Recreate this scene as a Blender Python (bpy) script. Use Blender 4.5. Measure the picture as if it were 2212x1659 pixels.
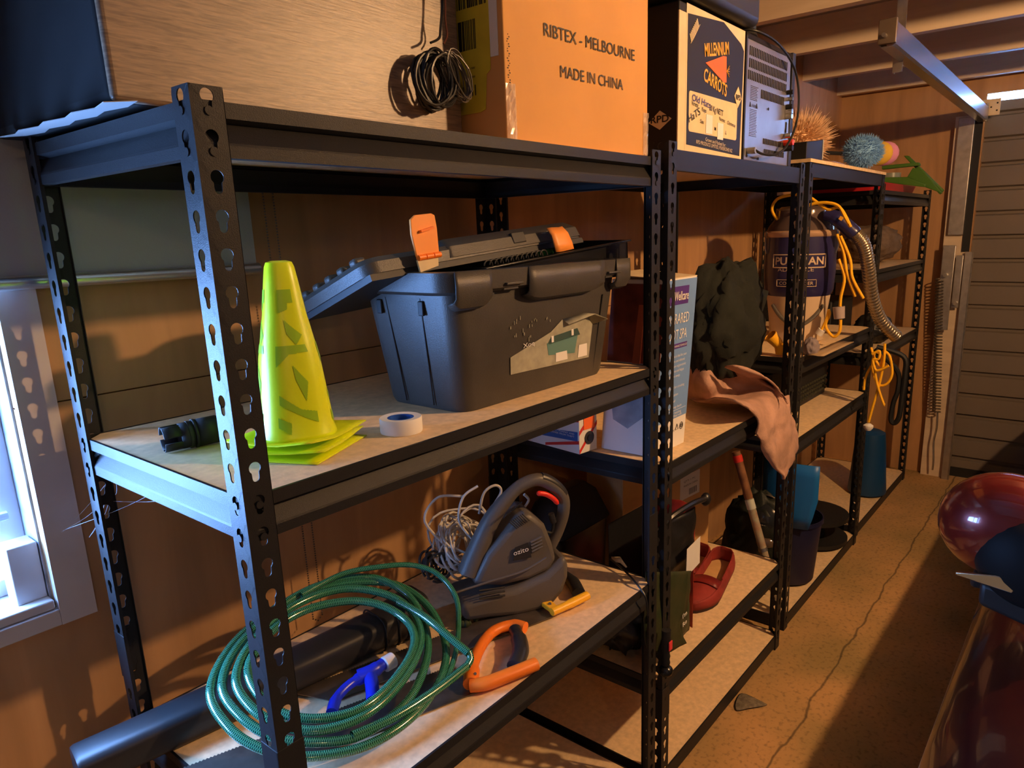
import bpy, bmesh, math, random
from mathutils import Vector, Matrix, noise
random.seed(7)
PI = math.pi
scene = bpy.context.scene
for o in list(bpy.data.objects):
    bpy.data.objects.remove(o)
COL = scene.collection

# ------------------------------------------------------------- camera
cam_d = bpy.data.cameras.new('camera')
cam = bpy.data.objects.new('camera', cam_d)
COL.objects.link(cam)
cam_d.sensor_fit = 'HORIZONTAL'
cam_d.sensor_width = 36.0
cam_d.lens = 36.0 * 1535.88 / 2212.0
cam_d.shift_x = -(1167.5 - 1106.0) / 2212.0
cam_d.shift_y = (874.53 - 829.5) / 2212.0
cam_d.clip_start = 0.02
yaw, pitch, roll = 0.894910, 0.235641, -0.029917
F = Vector((math.sin(yaw) * math.cos(pitch), math.cos(yaw) * math.cos(pitch), -math.sin(pitch)))
R0 = F.cross(Vector((0, 0, 1))).normalized()
U0 = R0.cross(F)
R = math.cos(roll) * R0 + math.sin(roll) * U0
U = -math.sin(roll) * R0 + math.cos(roll) * U0
mw = Matrix(((R.x, U.x, -F.x, -0.448), (R.y, U.y, -F.y, -0.870), (R.z, U.z, -F.z, 1.641), (0, 0, 0, 1)))
cam.matrix_world = mw
scene.camera = cam

# ------------------------------------------------------------- light, sky, exposure
scene.view_settings.view_transform = 'Standard'
scene.view_settings.look = 'None'
scene.view_settings.gamma = 1
scene.view_settings.use_curve_mapping = False
scene.view_settings.exposure = 0.0
world = bpy.data.worlds.new('daylight')
scene.world = world
world.use_nodes = True
bg = world.node_tree.nodes['Background']
bg.inputs[0].default_value = (0.20, 0.43, 1.0, 1)
bg.inputs[1].default_value = 88.0

def add_light(name, kind, loc, energy, color, **kw):
    d = bpy.data.lights.new(name, kind)
    d.energy = energy
    d.color = color
    for k, v in kw.items():
        setattr(d, k, v)
    o = bpy.data.objects.new(name, d)
    o.location = loc
    COL.objects.link(o)
    return o
LAMP = (1.80, -1.75, 2.40)
add_light('bulb_light', 'POINT', LAMP, 185, (1.0, 0.57, 0.26), shadow_soft_size=0.035)
add_light('rear_fill_light', 'POINT', (-1.6, -3.2, 2.3), 20, (1.0, 0.62, 0.30), shadow_soft_size=0.06)  # added fill lamp behind the camera to lift the shadows, no bulb here
# daylight entering through the window opening
day = add_light('window_daylight', 'AREA', (-0.66, 0.792, 1.26), 1, (1, 1, 1), shape='RECTANGLE', size=1.18, size_y=0.60)
day.rotation_euler = (math.radians(-90), 0, 0)
day.data.cycles.is_portal = True

# ------------------------------------------------------------- materials
MATS = {}
def rgb(h):
    """sRGB 0-255 -> linear"""
    return tuple(((c / 255) / 12.92 if c / 255 <= .04045 else ((c / 255 + .055) / 1.055) ** 2.4) for c in h)
def mat(name, col, rough=.6, metal=0.0, var=0.0, scale=8.0, bump=0.0, bscale=60.0, spec=.5, coat=0.0,
        alpha=1.0, trans=0.0, stretch=(1, 1, 1), col2=None, sss=0.0, emit=0.0, ior=1.45):
    if name in MATS:
        return MATS[name]
    m = bpy.data.materials.new(name)
    m.use_nodes = True
    nt = m.node_tree
    b = nt.nodes['Principled BSDF']
    b.inputs['Base Color'].default_value = (*col, 1)
    b.inputs['Roughness'].default_value = rough
    b.inputs['Metallic'].default_value = metal
    b.inputs['Specular IOR Level'].default_value = spec
    b.inputs['Coat Weight'].default_value = coat
    b.inputs['Coat Roughness'].default_value = .06
    b.inputs['Transmission Weight'].default_value = trans
    b.inputs['IOR'].default_value = ior
    b.inputs['Alpha'].default_value = alpha
    if sss:
        b.inputs['Subsurface Weight'].default_value = sss
        b.inputs['Subsurface Radius'].default_value = (.01, .01, .003)
    if emit:
        b.inputs['Emission Color'].default_value = (*col, 1)
        b.inputs['Emission Strength'].default_value = emit
    tc = nt.nodes.new('ShaderNodeTexCoord')
    mp = nt.nodes.new('ShaderNodeMapping')
    mp.inputs['Scale'].default_value = stretch
    nt.links.new(tc.outputs['Object'], mp.inputs[0])
    if var or col2:
        n = nt.nodes.new('ShaderNodeTexNoise')
        n.inputs['Scale'].default_value = scale
        n.inputs['Detail'].default_value = 6
        nt.links.new(mp.outputs[0], n.inputs['Vector'])
        r = nt.nodes.new('ShaderNodeValToRGB')
        r.color_ramp.elements[0].position = .3
        r.color_ramp.elements[1].position = .7
        c2 = col2 if col2 else tuple(min(1, c * (1 + var)) for c in col)
        c1 = col if col2 else tuple(c * (1 - var) for c in col)
        r.color_ramp.elements[0].color = (*c1, 1)
        r.color_ramp.elements[1].color = (*c2, 1)
        nt.links.new(n.outputs['Fac'], r.inputs[0])
        nt.links.new(r.outputs[0], b.inputs['Base Color'])
    if bump:
        n2 = nt.nodes.new('ShaderNodeTexNoise')
        n2.inputs['Scale'].default_value = bscale
        n2.inputs['Detail'].default_value = 4
        nt.links.new(mp.outputs[0], n2.inputs['Vector'])
        bp = nt.nodes.new('ShaderNodeBump')
        bp.inputs['Strength'].default_value = bump
        bp.inputs['Distance'].default_value = .002
        nt.links.new(n2.outputs['Fac'], bp.inputs['Height'])
        nt.links.new(bp.outputs[0], b.inputs['Normal'])
    MATS[name] = m
    return m

def brick_like(name, build):
    m = bpy.data.materials.new(name)
    m.use_nodes = True
    build(m.node_tree, m.node_tree.nodes['Principled BSDF'])
    MATS[name] = m
    return m

M_STEEL = mat('black powder coated steel', (.019, .0185, .019), rough=.40, spec=.17, bump=.25, bscale=900)
M_BOARD = mat('particle board', (.78, .57, .33), rough=.7, var=.12, scale=60, bump=.1, bscale=200)
M_BOARDEDGE = M_BOARD
M_BLACK = mat('matte black plastic', (.012, .012, .013), rough=.55, bump=.1, bscale=300)
M_GLOSSBLACK = mat('gloss black plastic', (.01, .01, .011), rough=.22)
M_TOOLBOX = mat('grey black polypropylene', (.055, .050, .044), rough=.42, bump=.3, bscale=500, var=.12, scale=14)
M_ORANGE = mat('orange plastic', (.95, .22, .02), rough=.4)
M_ORANGE2 = mat('light orange latch plastic', (.95, .33, .06), rough=.45)
M_YELLOW = mat('amber yellow plastic', (.95, .48, .02), rough=.4)
M_LIME = mat('lime plastic', (.68, .80, .006), rough=.32, sss=.10)
M_GREYP = mat('warm grey plastic', (.105, .092, .080), rough=.45, bump=.15, bscale=400)
M_DGREYP = mat('dark grey plastic', (.022, .022, .024), rough=.38)
M_CARD = mat('brown cardboard', (.66, .33, .095), rough=.75, var=.07, scale=5, bump=.05, bscale=90)
M_CARDD = mat('dull brown cardboard', (.58, .34, .13), rough=.8, var=.1, scale=6)
M_WHITE = mat('white card', (.75, .73, .70), rough=.6)
M_CREAM = mat('cream card edge', (.72, .58, .36), rough=.7, var=.08, scale=20)
M_INK = mat('black ink', (.015, .013, .012), rough=.6)
M_BLUEINK = mat('blue marker ink', (.03, .03, .28), rough=.6)
M_WHITEINK = mat('white print', (.8, .78, .76), rough=.5)
M_WALL = None
M_CHROME = mat('chrome', (.7, .68, .64), rough=.18, metal=1)
M_ZINC = mat('galvanised steel', (.55, .53, .50), rough=.42, metal=1, var=.15, scale=25)
M_CABLEW = mat('off white cable sheath', (.62, .58, .52), rough=.5)
M_CABLEB = mat('black cable sheath', (.012, .012, .012), rough=.4)
M_CABLEY = mat('yellow cable sheath', (.95, .50, .015), rough=.45)

# ------------------------------------------------------------- mesh helpers
class MB:
    def __init__(s):
        s.bm = bmesh.new()
    def box(s, c, size, rot=None):
        r = bmesh.ops.create_cube(s.bm, size=1)
        mt = Matrix.Translation(Vector(c)) @ (rot.to_4x4() if rot else Matrix.Identity(4)) @ Matrix.Diagonal((*size, 1))
        bmesh.ops.transform(s.bm, matrix=mt, verts=r['verts'])
        return s
    def bounds(s, a, b):
        return s.box([(x + y) / 2 for x, y in zip(a, b)], [abs(x - y) for x, y in zip(a, b)])
    def hexa(s, bot, top):
        v = [s.bm.verts.new(p) for p in list(bot) + list(top)]
        n = len(bot)
        s.bm.faces.new(v[:n][::-1]); s.bm.faces.new(v[n:])
        for i in range(n):
            j = (i + 1) % n
            s.bm.faces.new((v[i], v[j], v[n + j], v[n + i]))
        return s
    def prism(s, pts, d):
        """planar polygon pts (3d) extruded by vector d"""
        d = Vector(d)
        return s.hexa([Vector(p) for p in pts], [Vector(p) + d for p in pts])
    def poly(s, pts):
        s.bm.faces.new([s.bm.verts.new(p) for p in pts])
        return s
    def rings(s, rings, cap=True, closed=True):
        vs = [[s.bm.verts.new(p) for p in r] for r in rings]
        n = len(vs[0])
        for a, b in zip(vs[:-1], vs[1:]):
            for i in range(n if closed else n - 1):
                j = (i + 1) % n
                s.bm.faces.new((a[i], a[j], b[j], b[i]))
        if cap and closed:
            s.bm.faces.new(vs[0][::-1]); s.bm.faces.new(vs[-1])
        return s
    def tube(s, pts, r, n=10, cap=True, flat=1.0):
        pts = [Vector(p) for p in pts]
        rs = r if isinstance(r, (list, tuple)) else [r] * len(pts)
        out = []
        up = None
        for i, p in enumerate(pts):
            a = pts[max(0, i - 1)]; b = pts[min(len(pts) - 1, i + 1)]
            t = (b - a)
            if t.length < 1e-9: t = Vector((0, 0, 1))
            t.normalize()
            if up is None:
                up = Vector((0, 0, 1)) if abs(t.z) < .9 else Vector((1, 0, 0))
            sd = t.cross(up)
            if sd.length < 1e-6: sd = t.orthogonal()
            sd.normalize()
            up = sd.cross(t).normalized()
            out.append([p + (sd * math.cos(2 * PI * k / n) + up * flat * math.sin(2 * PI * k / n)) * rs[i] for k in range(n)])
        return s.rings(out, cap)
    def cyl(s, a, b, r0, r1=None, n=24, cap=True):
        return s.tube([a, b], [r0, r0 if r1 is None else r1], n, cap)
    def lathe(s, prof, c=(0, 0, 0), n=32, axis=None, cap=True):
        """prof: (radius, height); axis: Matrix 3x3 orientation"""
        c = Vector(c)
        R_ = axis or Matrix.Identity(3)
        out = [[c + R_ @ Vector((r * math.cos(2 * PI * k / n), r * math.sin(2 * PI * k / n), h)) for k in range(n)] for r, h in prof]
        return s.rings(out, cap)
    def ball(s, c, r, seg=20, scl=(1, 1, 1), rot=None):
        q = bmesh.ops.create_uvsphere(s.bm, u_segments=seg, v_segments=max(6, seg // 2), radius=r)
        mt = Matrix.Translation(Vector(c)) @ (rot.to_4x4() if rot else Matrix.Identity(4)) @ Matrix.Diagonal((*scl, 1))
        bmesh.ops.transform(s.bm, matrix=mt, verts=q['verts'])
        return s
    def grid(s, P, closed_u=False):
        """P[i][j] points"""
        vs = [[s.bm.verts.new(p) for p in row] for row in P]
        for a, b in zip(vs[:-1], vs[1:]):
            for i in range(len(a) - 1):
                s.bm.faces.new((a[i], a[i + 1], b[i + 1], b[i]))
        return s
    def mesh(s, name):
        bmesh.ops.recalc_face_normals(s.bm, faces=s.bm.faces)
        me = bpy.data.meshes.new(name)
        s.bm.to_mesh(me)
        s.bm.free()
        return me

ROOTINV = {}
def link(o, parent=None):
    COL.objects.link(o)
    if parent is not None:
        o.parent = parent
        o.matrix_parent_inverse = parent_world(parent).inverted()
    return o
def parent_world(p):
    return ROOTINV.get(p.name, Matrix.Identity(4))
def finish(o, m, smooth=False, bevel=0, solid=0, sub=0, angle=40):
    o.data.materials.clear()
    for k in (m if isinstance(m, (list, tuple)) else [m]):
        o.data.materials.append(k)
    if solid:
        md = o.modifiers.new('solid', 'SOLIDIFY'); md.thickness = solid; md.offset = 0
    if bevel:
        md = o.modifiers.new('bevel', 'BEVEL'); md.width = bevel; md.segments = 3; md.limit_method = 'ANGLE'
        md.angle_limit = math.radians(35)
        try: md.harden_normals = False
        except Exception: pass
    if sub:
        md = o.modifiers.new('sub', 'SUBSURF'); md.levels = sub; md.render_levels = sub
    if smooth or bevel:
        for p in o.data.polygons: p.use_smooth = True
        if not sub:
            try:
                o.data.set_sharp_from_angle(angle=math.radians(angle))
            except Exception: pass
    return o
def part(name, mb, m, parent=None, smooth=False, bevel=0, solid=0, sub=0, label=None, angle=40):
    o = bpy.data.objects.new(name, mb.mesh(name))
    link(o, parent)
    finish(o, m, smooth, bevel, solid, sub, angle)
    if label: o['label'] = label
    return o
def thing(name, label, cat, loc=(0, 0, 0), group=None):
    o = bpy.data.objects.new(name, None)
    o.empty_display_size = .05
    COL.objects.link(o)
    o.location = loc
    o['label'] = label; o['category'] = cat
    if group: o['group'] = group
    ROOTINV[o.name] = Matrix.Translation(Vector(loc))
    return o
def tag(o, label, cat, group=None):
    o['label'] = label; o['category'] = cat
    if group: o['group'] = group
    return o
def struct(name, mb, m, **k):
    o = part(name, mb, m, **k)
    if not k.get('parent'): o['kind'] = 'structure'
    return o

def curve_pts(ctrl, n=8, closed=False):
    """Catmull-Rom through control points"""
    P = [Vector(p) for p in ctrl]
    out = []
    N = len(P)
    rng = N if closed else N - 1
    for i in range(rng):
        if closed:
            p0, p1, p2, p3 = P[(i - 1) % N], P[i], P[(i + 1) % N], P[(i + 2) % N]
        else:
            p0, p1, p2, p3 = P[max(0, i - 1)], P[i], P[i + 1], P[min(N - 1, i + 2)]
        for k in range(n):
            t = k / n
            out.append(.5 * ((2 * p1) + (-p0 + p2) * t + (2 * p0 - 5 * p1 + 4 * p2 - p3) * t * t + (-p0 + 3 * p1 - 3 * p2 + p3) * t ** 3))
    out.append(P[0].copy() if closed else P[-1].copy())
    return out

def text(name, s, a, b, m, parent, h=None, up=None, nrm=None, off=.0008, bold=0.0, align='fit'):
    """flat lettering whose baseline runs from a to b (world); h = cap height"""
    a = Vector(a); b = Vector(b)
    x = (b - a); L = x.length; x.normalize()
    z = Vector(up) if up else Vector((0, 0, 1))
    z = (z - x * z.dot(x)).normalized()
    n = x.cross(z).normalized()
    if nrm is not None and n.dot(Vector(nrm)) < 0: n = -n
    c = bpy.data.curves.new(name, 'FONT')
    c.body = s
    c.extrude = .0
    c.offset = bold
    c.resolution_u = 3
    o = bpy.data.objects.new(name, c)
    COL.objects.link(o)
    bpy.context.view_layer.update()
    dg = bpy.context.evaluated_depsgraph_get()
    me = bpy.data.meshes.new_from_object(o.evaluated_get(dg))
    bpy.data.objects.remove(o)
    xs = [v.co.x for v in me.vertices]; ys = [v.co.y for v in me.vertices]
    if not xs: return None
    x0, x1 = min(xs), max(xs)
    sx = L / (x1 - x0)
    sy = (h / .69) if h else sx
    for v in me.vertices:
        p = a + x * ((v.co.x - x0) * sx) + z * (v.co.y * sy) + n * off
        v.co = p
    o = bpy.data.objects.new(name, me)
    link(o, parent)
    me.materials.clear(); me.materials.append(m)
    return o

def copy_tree(o, M, parent=None):
    """copy a thing with its parts; M = extra world transform for the root"""
    c = o.copy(); COL.objects.link(c)
    return c

# ------------------------------------------------------------- procedural surfaces of the room
def _floor(nt, b):
    N = nt.nodes.new; L = nt.links.new
    tc = N('ShaderNodeTexCoord')
    n1 = N('ShaderNodeTexNoise'); n1.inputs['Scale'].default_value = 2.2; n1.inputs['Detail'].default_value = 8
    n2 = N('ShaderNodeTexNoise'); n2.inputs['Scale'].default_value = 60; n2.inputs['Detail'].default_value = 5
    L(tc.outputs['Object'], n1.inputs['Vector']); L(tc.outputs['Object'], n2.inputs['Vector'])
    r = N('ShaderNodeValToRGB'); r.color_ramp.elements[0].position = .35; r.color_ramp.elements[1].position = .68
    r.color_ramp.elements[0].color = (.30, .20, .07, 1); r.color_ramp.elements[1].color = (.56, .31, .12, 1)
    L(n1.outputs['Fac'], r.inputs[0])
    r2 = N('ShaderNodeValToRGB'); r2.color_ramp.elements[0].position = .30; r2.color_ramp.elements[1].position = .48
    r2.color_ramp.elements[0].color = (.45, .45, .45, 1); r2.color_ramp.elements[1].color = (1, 1, 1, 1)
    L(n2.outputs['Fac'], r2.inputs[0])
    mx = N('ShaderNodeMix'); mx.data_type = 'RGBA'; mx.blend_type = 'MULTIPLY'; mx.inputs[0].default_value = .7
    L(r.outputs[0], mx.inputs[6]); L(r2.outputs[0], mx.inputs[7])
    # the crack that runs along the slab
    sep = N('ShaderNodeSeparateXYZ'); L(tc.outputs['Object'], sep.inputs[0])
    n3 = N('ShaderNodeTexNoise'); n3.inputs['Scale'].default_value = 5; n3.inputs['Detail'].default_value = 9
    L(tc.outputs['Object'], n3.inputs['Vector'])
    w = N('ShaderNodeMath'); w.operation = 'MULTIPLY_ADD'; w.inputs[1].default_value = .06; w.inputs[2].default_value = .19
    L(n3.outputs['Fac'], w.inputs[0])
    a = N('ShaderNodeMath'); a.operation = 'ADD'; L(sep.outputs['Y'], a.inputs[0]); L(w.outputs[0], a.inputs[1])
    ab = N('ShaderNodeMath'); ab.operation = 'ABSOLUTE'; L(a.outputs[0], ab.inputs[0])
    lt = N('ShaderNodeMapRange'); lt.inputs[1].default_value = .0015; lt.inputs[2].default_value = .006
    lt.inputs[3].default_value = .35; lt.inputs[4].default_value = 1
    L(ab.outputs[0], lt.inputs[0])
    mx2 = N('ShaderNodeMix'); mx2.data_type = 'RGBA'; mx2.blend_type = 'MULTIPLY'; mx2.inputs[0].default_value = 1
    L(mx.outputs[2], mx2.inputs[6]); L(lt.outputs[0], mx2.inputs[7])
    L(mx2.outputs[2], b.inputs['Base Color'])
    b.inputs['Roughness'].default_value = .8
    bp = N('ShaderNodeBump'); bp.inputs['Strength'].default_value = .4; bp.inputs['Distance'].default_value = .004
    L(n2.outputs['Fac'], bp.inputs['Height']); L(bp.outputs[0], b.inputs['Normal'])
M_FLOOR = brick_like('stained concrete', _floor)
def _ply(c1, c2, sc, stretch, rough=.6):
    def f(nt, b):
        N = nt.nodes.new; L = nt.links.new
        tc = N('ShaderNodeTexCoord'); mp = N('ShaderNodeMapping'); mp.inputs['Scale'].default_value = stretch
        L(tc.outputs['Object'], mp.inputs[0])
        n1 = N('ShaderNodeTexNoise'); n1.inputs['Scale'].default_value = sc; n1.inputs['Detail'].default_value = 7
        n1.inputs['Distortion'].default_value = .6
        L(mp.outputs[0], n1.inputs['Vector'])
        r = N('ShaderNodeValToRGB'); r.color_ramp.elements[0].position = .3; r.color_ramp.elements[1].position = .7
        r.color_ramp.elements[0].color = (*c1, 1); r.color_ramp.elements[1].color = (*c2, 1)
        L(n1.outputs['Fac'], r.inputs[0]); L(r.outputs[0], b.inputs['Base Color'])
        b.inputs['Roughness'].default_value = rough
        bp = N('ShaderNodeBump'); bp.inputs['Strength'].default_value = .15; bp.inputs['Distance'].default_value = .002
        L(n1.outputs['Fac'], bp.inputs['Height']); L(bp.outputs[0], b.inputs['Normal'])
    return f
M_WALL = brick_like('plywood wall lining', _ply((.36, .195, .085), (.52, .29, .13), 2.0, (6, 6, .7)))
M_JOIST = brick_like('pale painted timber', _ply((.60, .47, .34), (.72, .58, .43), 3.0, (6, .6, 6)))
M_CEIL = mat('grey ceiling sheet', (.30, .28, .26), rough=.8, var=.1, scale=4)
M_TRIM = mat('painted window timber', (.62, .57, .55), rough=.55, var=.05, scale=9)
M_PLASTER = mat('rough grey plaster', (.42, .44, .48), rough=.9, var=.3, scale=22, bump=1.0, bscale=40)

# ------------------------------------------------------------- room shell
YW, XE, XL, YF, HC = .66, 4.72, -2.4, -4.4, 2.60
struct('floor', MB().bounds((XL - .1, YF - .1, -.1), (XE + .1, YW + .1, 0)), M_FLOOR)
struct('ceiling', MB().bounds((XL - .1, YF - .1, HC), (XE + .1, YW + .1, HC + .08)), M_CEIL)
WX0, WX1, WZ0, WZ1 = -1.25, -.062, .965, 1.56
mb = MB()
SEAM = 1.36
def wbox(x0, x1, z0, z1):
    if x1 > x0 and z1 > z0: mb.bounds((x0, YW, z0), (x1, YW + .012, z1))
g = .0015
for x0, x1 in [(WX1, 1.19), (1.194, 2.39), (2.394, 3.59), (3.594, XE)]:
    wbox(x0, x1, 0, SEAM - g); wbox(x0, x1, SEAM + g, HC)
wbox(XL, WX0, 0, HC)
wbox(WX0, WX1, 0, WZ0); wbox(WX0, WX1, WZ1, HC)
mb.bounds((XL, YW + .012, 0), (WX0, YW + .13, HC)); mb.bounds((WX1, YW + .012, 0), (XE, YW + .13, HC))
mb.bounds((WX0, YW + .012, 0), (WX1, YW + .13, WZ0)); mb.bounds((WX0, YW + .012, WZ1), (WX1, YW + .13, HC))
struct('wall_back', mb, M_WALL)
M_WALLD = mat('dim painted lining', (.16, .12, .09), rough=.8)
struct('wall_left', MB().bounds((XL - .1, YF, 0), (XL, YW, HC)), M_WALLD)
struct('wall_front', MB().bounds((XL, YF - .1, 0), (XE, YF, HC)), M_WALLD)
DY0, DY1, DZ = -3.6, -.165, 2.365
mb = MB()
mb.bounds((XE, DY1, 0), (XE + .1, YW, HC)); mb.bounds((XE, YF, 0), (XE + .1, DY0, HC)); mb.bounds((XE, DY0, DZ), (XE + .1, DY1, HC))
struct('wall_right', mb, M_WALL)
# joists
for i, x in enumerate([4.60, 3.95, 3.26, 2.60, 1.95, 1.30, .65, 0, -.65, -1.3, -1.95]):
    struct('trim_%d' % (i + 1), MB().bounds((x, YF, 2.45), (x + .048, YW, HC)), M_JOIST)
# window in the back wall
w = MB()
w.bounds((WX0, YW - .018, WZ0 - .005), (WX0 + .06, YW, WZ1 + .03))
win = struct('window_1', MB().bounds((WX1, YW - .018, .932), (.0, YW, 1.60)), M_TRIM)
part('window_trim', w, M_TRIM, win)
part('window_trim', MB().bounds((WX0, YW - .018, .932), (WX1, YW, .965)), M_TRIM, win, bevel=.002)
sill = MB().bounds((WX0, YW - .012, .966), (WX1 - .004, YW + .10, .985))
part('window_sill', sill, M_TRIM, win, bevel=.003)
fr = MB()
fy0, fy1 = YW + .085, YW + .12
fr.bounds((WX1 - .05, fy0, .985), (WX1 - .004, fy1, WZ1)); fr.bounds((WX0, fy0, .985), (WX0 + .05, fy1, WZ1))
fr.bounds((WX0, fy0, .985), (WX1 - .004, fy1, 1.02)); fr.bounds((WX0, fy0, WZ1 - .04), (WX1 - .004, fy1, WZ1))
fr.bounds((-.68, fy0, 1.0), (-.64, fy1, WZ1))
part('window_frame', fr, M_TRIM, win, bevel=.003)
for z in (1.15, 1.27, 1.42):
    t = MB().tube(curve_pts([(WX0 + .04, YW + .065, z), (-.8, YW + .07, z + .004), (-.35, YW + .066, z - .003), (WX1 - .03, YW + .066, z)], 6), .009, 8)
    part('glazing_bar', t, M_PLASTER, win, smooth=True)
part('window_block', MB().bounds((WX1 - .055, YW + .015, .985), (WX1 - .006, YW + .07, 1.10)), M_TRIM, win, bevel=.002)
pl = MB().bounds((WX1 - .004, YW + .012, .97), (WX1, YW + .11, WZ1))
part('window_reveal', pl, M_PLASTER, win)
M_GLASS = mat('window glass', (.9, .95, 1), rough=.05, alpha=.10)
part('window_pane', MB().bounds((WX0 + .05, fy0 + .012, 1.02), (WX1 - .05, fy0 + .016, WZ1 - .04)), M_GLASS, win)
# cobwebs across the window corner
M_WEB = mat('dusty cobweb', (.6, .62, .66), rough=.9)
mb = MB()
rr = random.Random(3)
anch = [(WX1 - .01, YW + .05, 1.07), (-.03, YW - .025, 1.12), (.0, YW - .05, 1.10), (.03, .585, 1.17), (.05, .575, 1.22), (.10, .40, 1.235), (.09, .30, 1.243), (.01, .56, 1.20)]
for k in range(16):
    a = Vector(rr.choice(anch)); b_ = Vector(rr.choice(anch))
    if (a - b_).length < .02: continue
    mid = (a + b_) / 2 + Vector((rr.uniform(-.01, .01), rr.uniform(-.01, .01), -rr.uniform(.004, .02)))
    mb.tube(curve_pts([a, mid, b_], 5), .00035, 4)
tag(part('cobweb', mb, M_WEB), 'wispy dusty cobweb strung between the window corner and the front shelving unit', 'cobweb')['kind'] = 'stuff'

# sectional door in the end wall
M_DOOR = mat('cream door steel', (.17, .14, .115), rough=.5, var=.05, scale=3)
mb = MB()
z = 0.0
prof = []
while z < 2.30:
    prof += [(0, z), (0, z + .108), (.022, z + .116), (.022, z + .132), (0, z + .142)]
    z += .142
prof = [p for p in prof if p[1] <= 2.33] + [(0, 2.325)]
for y0, y1 in [(DY0 - .1, DY1 + .02)]:
    rows = [[(XE + .035 + p[0], y, p[1]) for p in prof] for y in (y0, y1)]
    mb.grid(rows)
dr = struct('door_1', mb, M_DOOR, solid=.004)
part('door_rail', MB().bounds((XE + .02, DY0 - .1, 0.0), (XE + .034, DY1 + .02, .06)), M_BLACK, dr)
struct('trim_21', MB().bounds((XE + .11, DY0 - .2, 2.42), (XE + 1.2, YW + .1, 2.46)), mat('pale light blocker', (.7, .7, .68), rough=.8))  # added unseen overhang outside, cuts sky light through the gap above the door
# timber jamb, track, spring, plates
struct('trim_20', MB().bounds((XE - .05, -.145, 0), (XE, -.02, 2.25)), M_JOIST)
tr = thing('door_track', 'galvanised vertical track at the hinge side of the ribbed garage door', 'door track', (XE - .08, -.17, 0))
part('track_channel', MB().bounds((XE - .085, -.190, 0), (XE - .078, -.150, 1.46)).bounds((XE - .085, -.193, 0), (XE - .06, -.188, 1.46)), M_ZINC, tr)
part('cover_plate', MB().bounds((XE - .075, -.125, 1.56), (XE - .052, -.040, 2.24)), M_ZINC, tr, bevel=.004)
part('pivot_arm', MB().bounds((XE - .10, -.145, 1.12), (XE - .09, -.105, 1.44)).bounds((XE - .105, -.10, .98), (XE - .095, -.03, 1.50)), M_ZINC, tr, bevel=.003)
part('pivot_bolt', MB().cyl((XE - .13, -.13, 1.15), (XE - .08, -.13, 1.15), .012), M_ZINC, tr, smooth=True)
part('pivot_bolt', MB().cyl((XE - .13, -.06, 1.32), (XE - .08, -.06, 1.32), .012), M_ZINC, tr, smooth=True)
part('angle_post', MB().bounds((XE - .06, -.165, 1.46), (XE - .05, -.125, 2.25)), M_BLACK, tr)
bp_ = part('corner_plate', MB().bounds((XE - .075, -.245, 2.235), (XE - .070, -.155, 2.325)), M_CREAM, tr, bevel=.002)
for yy, zz in [(-.17, 2.26), (-.17, 2.30), (-.20, 2.28), (-.23, 2.26), (-.23, 2.30)]:
    part('bolt_hole', MB().cyl((XE - .077, yy, zz), (XE - .0755, yy, zz), .005, n=10), M_BLACK, bp_)
pts = []
n = 44
for i in range(n * 10 + 1):
    a = i / 10 * 2 * PI; t = i / (n * 10)
    pts.append((XE - .12 + .022 * math.cos(a), -.030 - .06 * t + .022 * math.sin(a) * 1.0, 1.30 - .85 * t))
sp = thing('tension_spring', 'long coiled steel spring hanging beside the garage door', 'spring', (XE - .12, -.05, .4))
part('coil', MB().tube(pts, .0042, 5), mat('dark spring steel', (.16, .13, .10), rough=.45, metal=.7), sp, smooth=True)
part('chain_end', MB().tube(curve_pts([(XE - .12, -.095, .45), (XE - .12, -.10, .35), (XE - .115, -.09, .25), (XE - .12, -.10, .14), (XE - .11, -.10, .06)], 5), .006, 6), M_ZINC, sp)
# notes on the end wall
M_NOTE = mat('torn paper', (.62, .52, .42), rough=.8, var=.15, scale=60)
a = [(4.712, -0.038, 1.713), (4.712, -0.112, 1.702), (4.712, -0.112, 1.649), (4.712, -0.04, 1.669)]
n1 = part('paper_scrap', MB().prism(a[::-1], (-.003, 0, 0)), M_NOTE)
tag(n1, 'upper torn paper label stuck to the plywood end wall beside the door track', 'paper')
for k in range(3):
    t_ = .3 + .2 * k
    text('print', 'lorem'[:0] + '-- --- --', Vector(a[0]).lerp(Vector(a[3]), t_) + Vector((-.004, -.012, 0)), Vector(a[1]).lerp(Vector(a[2]), t_) + Vector((-.004, .012, 0)), M_INK, n1, h=.006, nrm=(-1, 0, 0))
a = [(4.712, -0.044, 1.571), (4.712, -0.062, 1.57), (4.712, -0.09, 1.514), (4.712, -0.039, 1.515)]
tag(part('paper_scrap', MB().prism(a[::-1], (-.003, 0, 0)), M_NOTE), 'lower torn triangular scrap of paper on the plywood end wall', 'paper')
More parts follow.
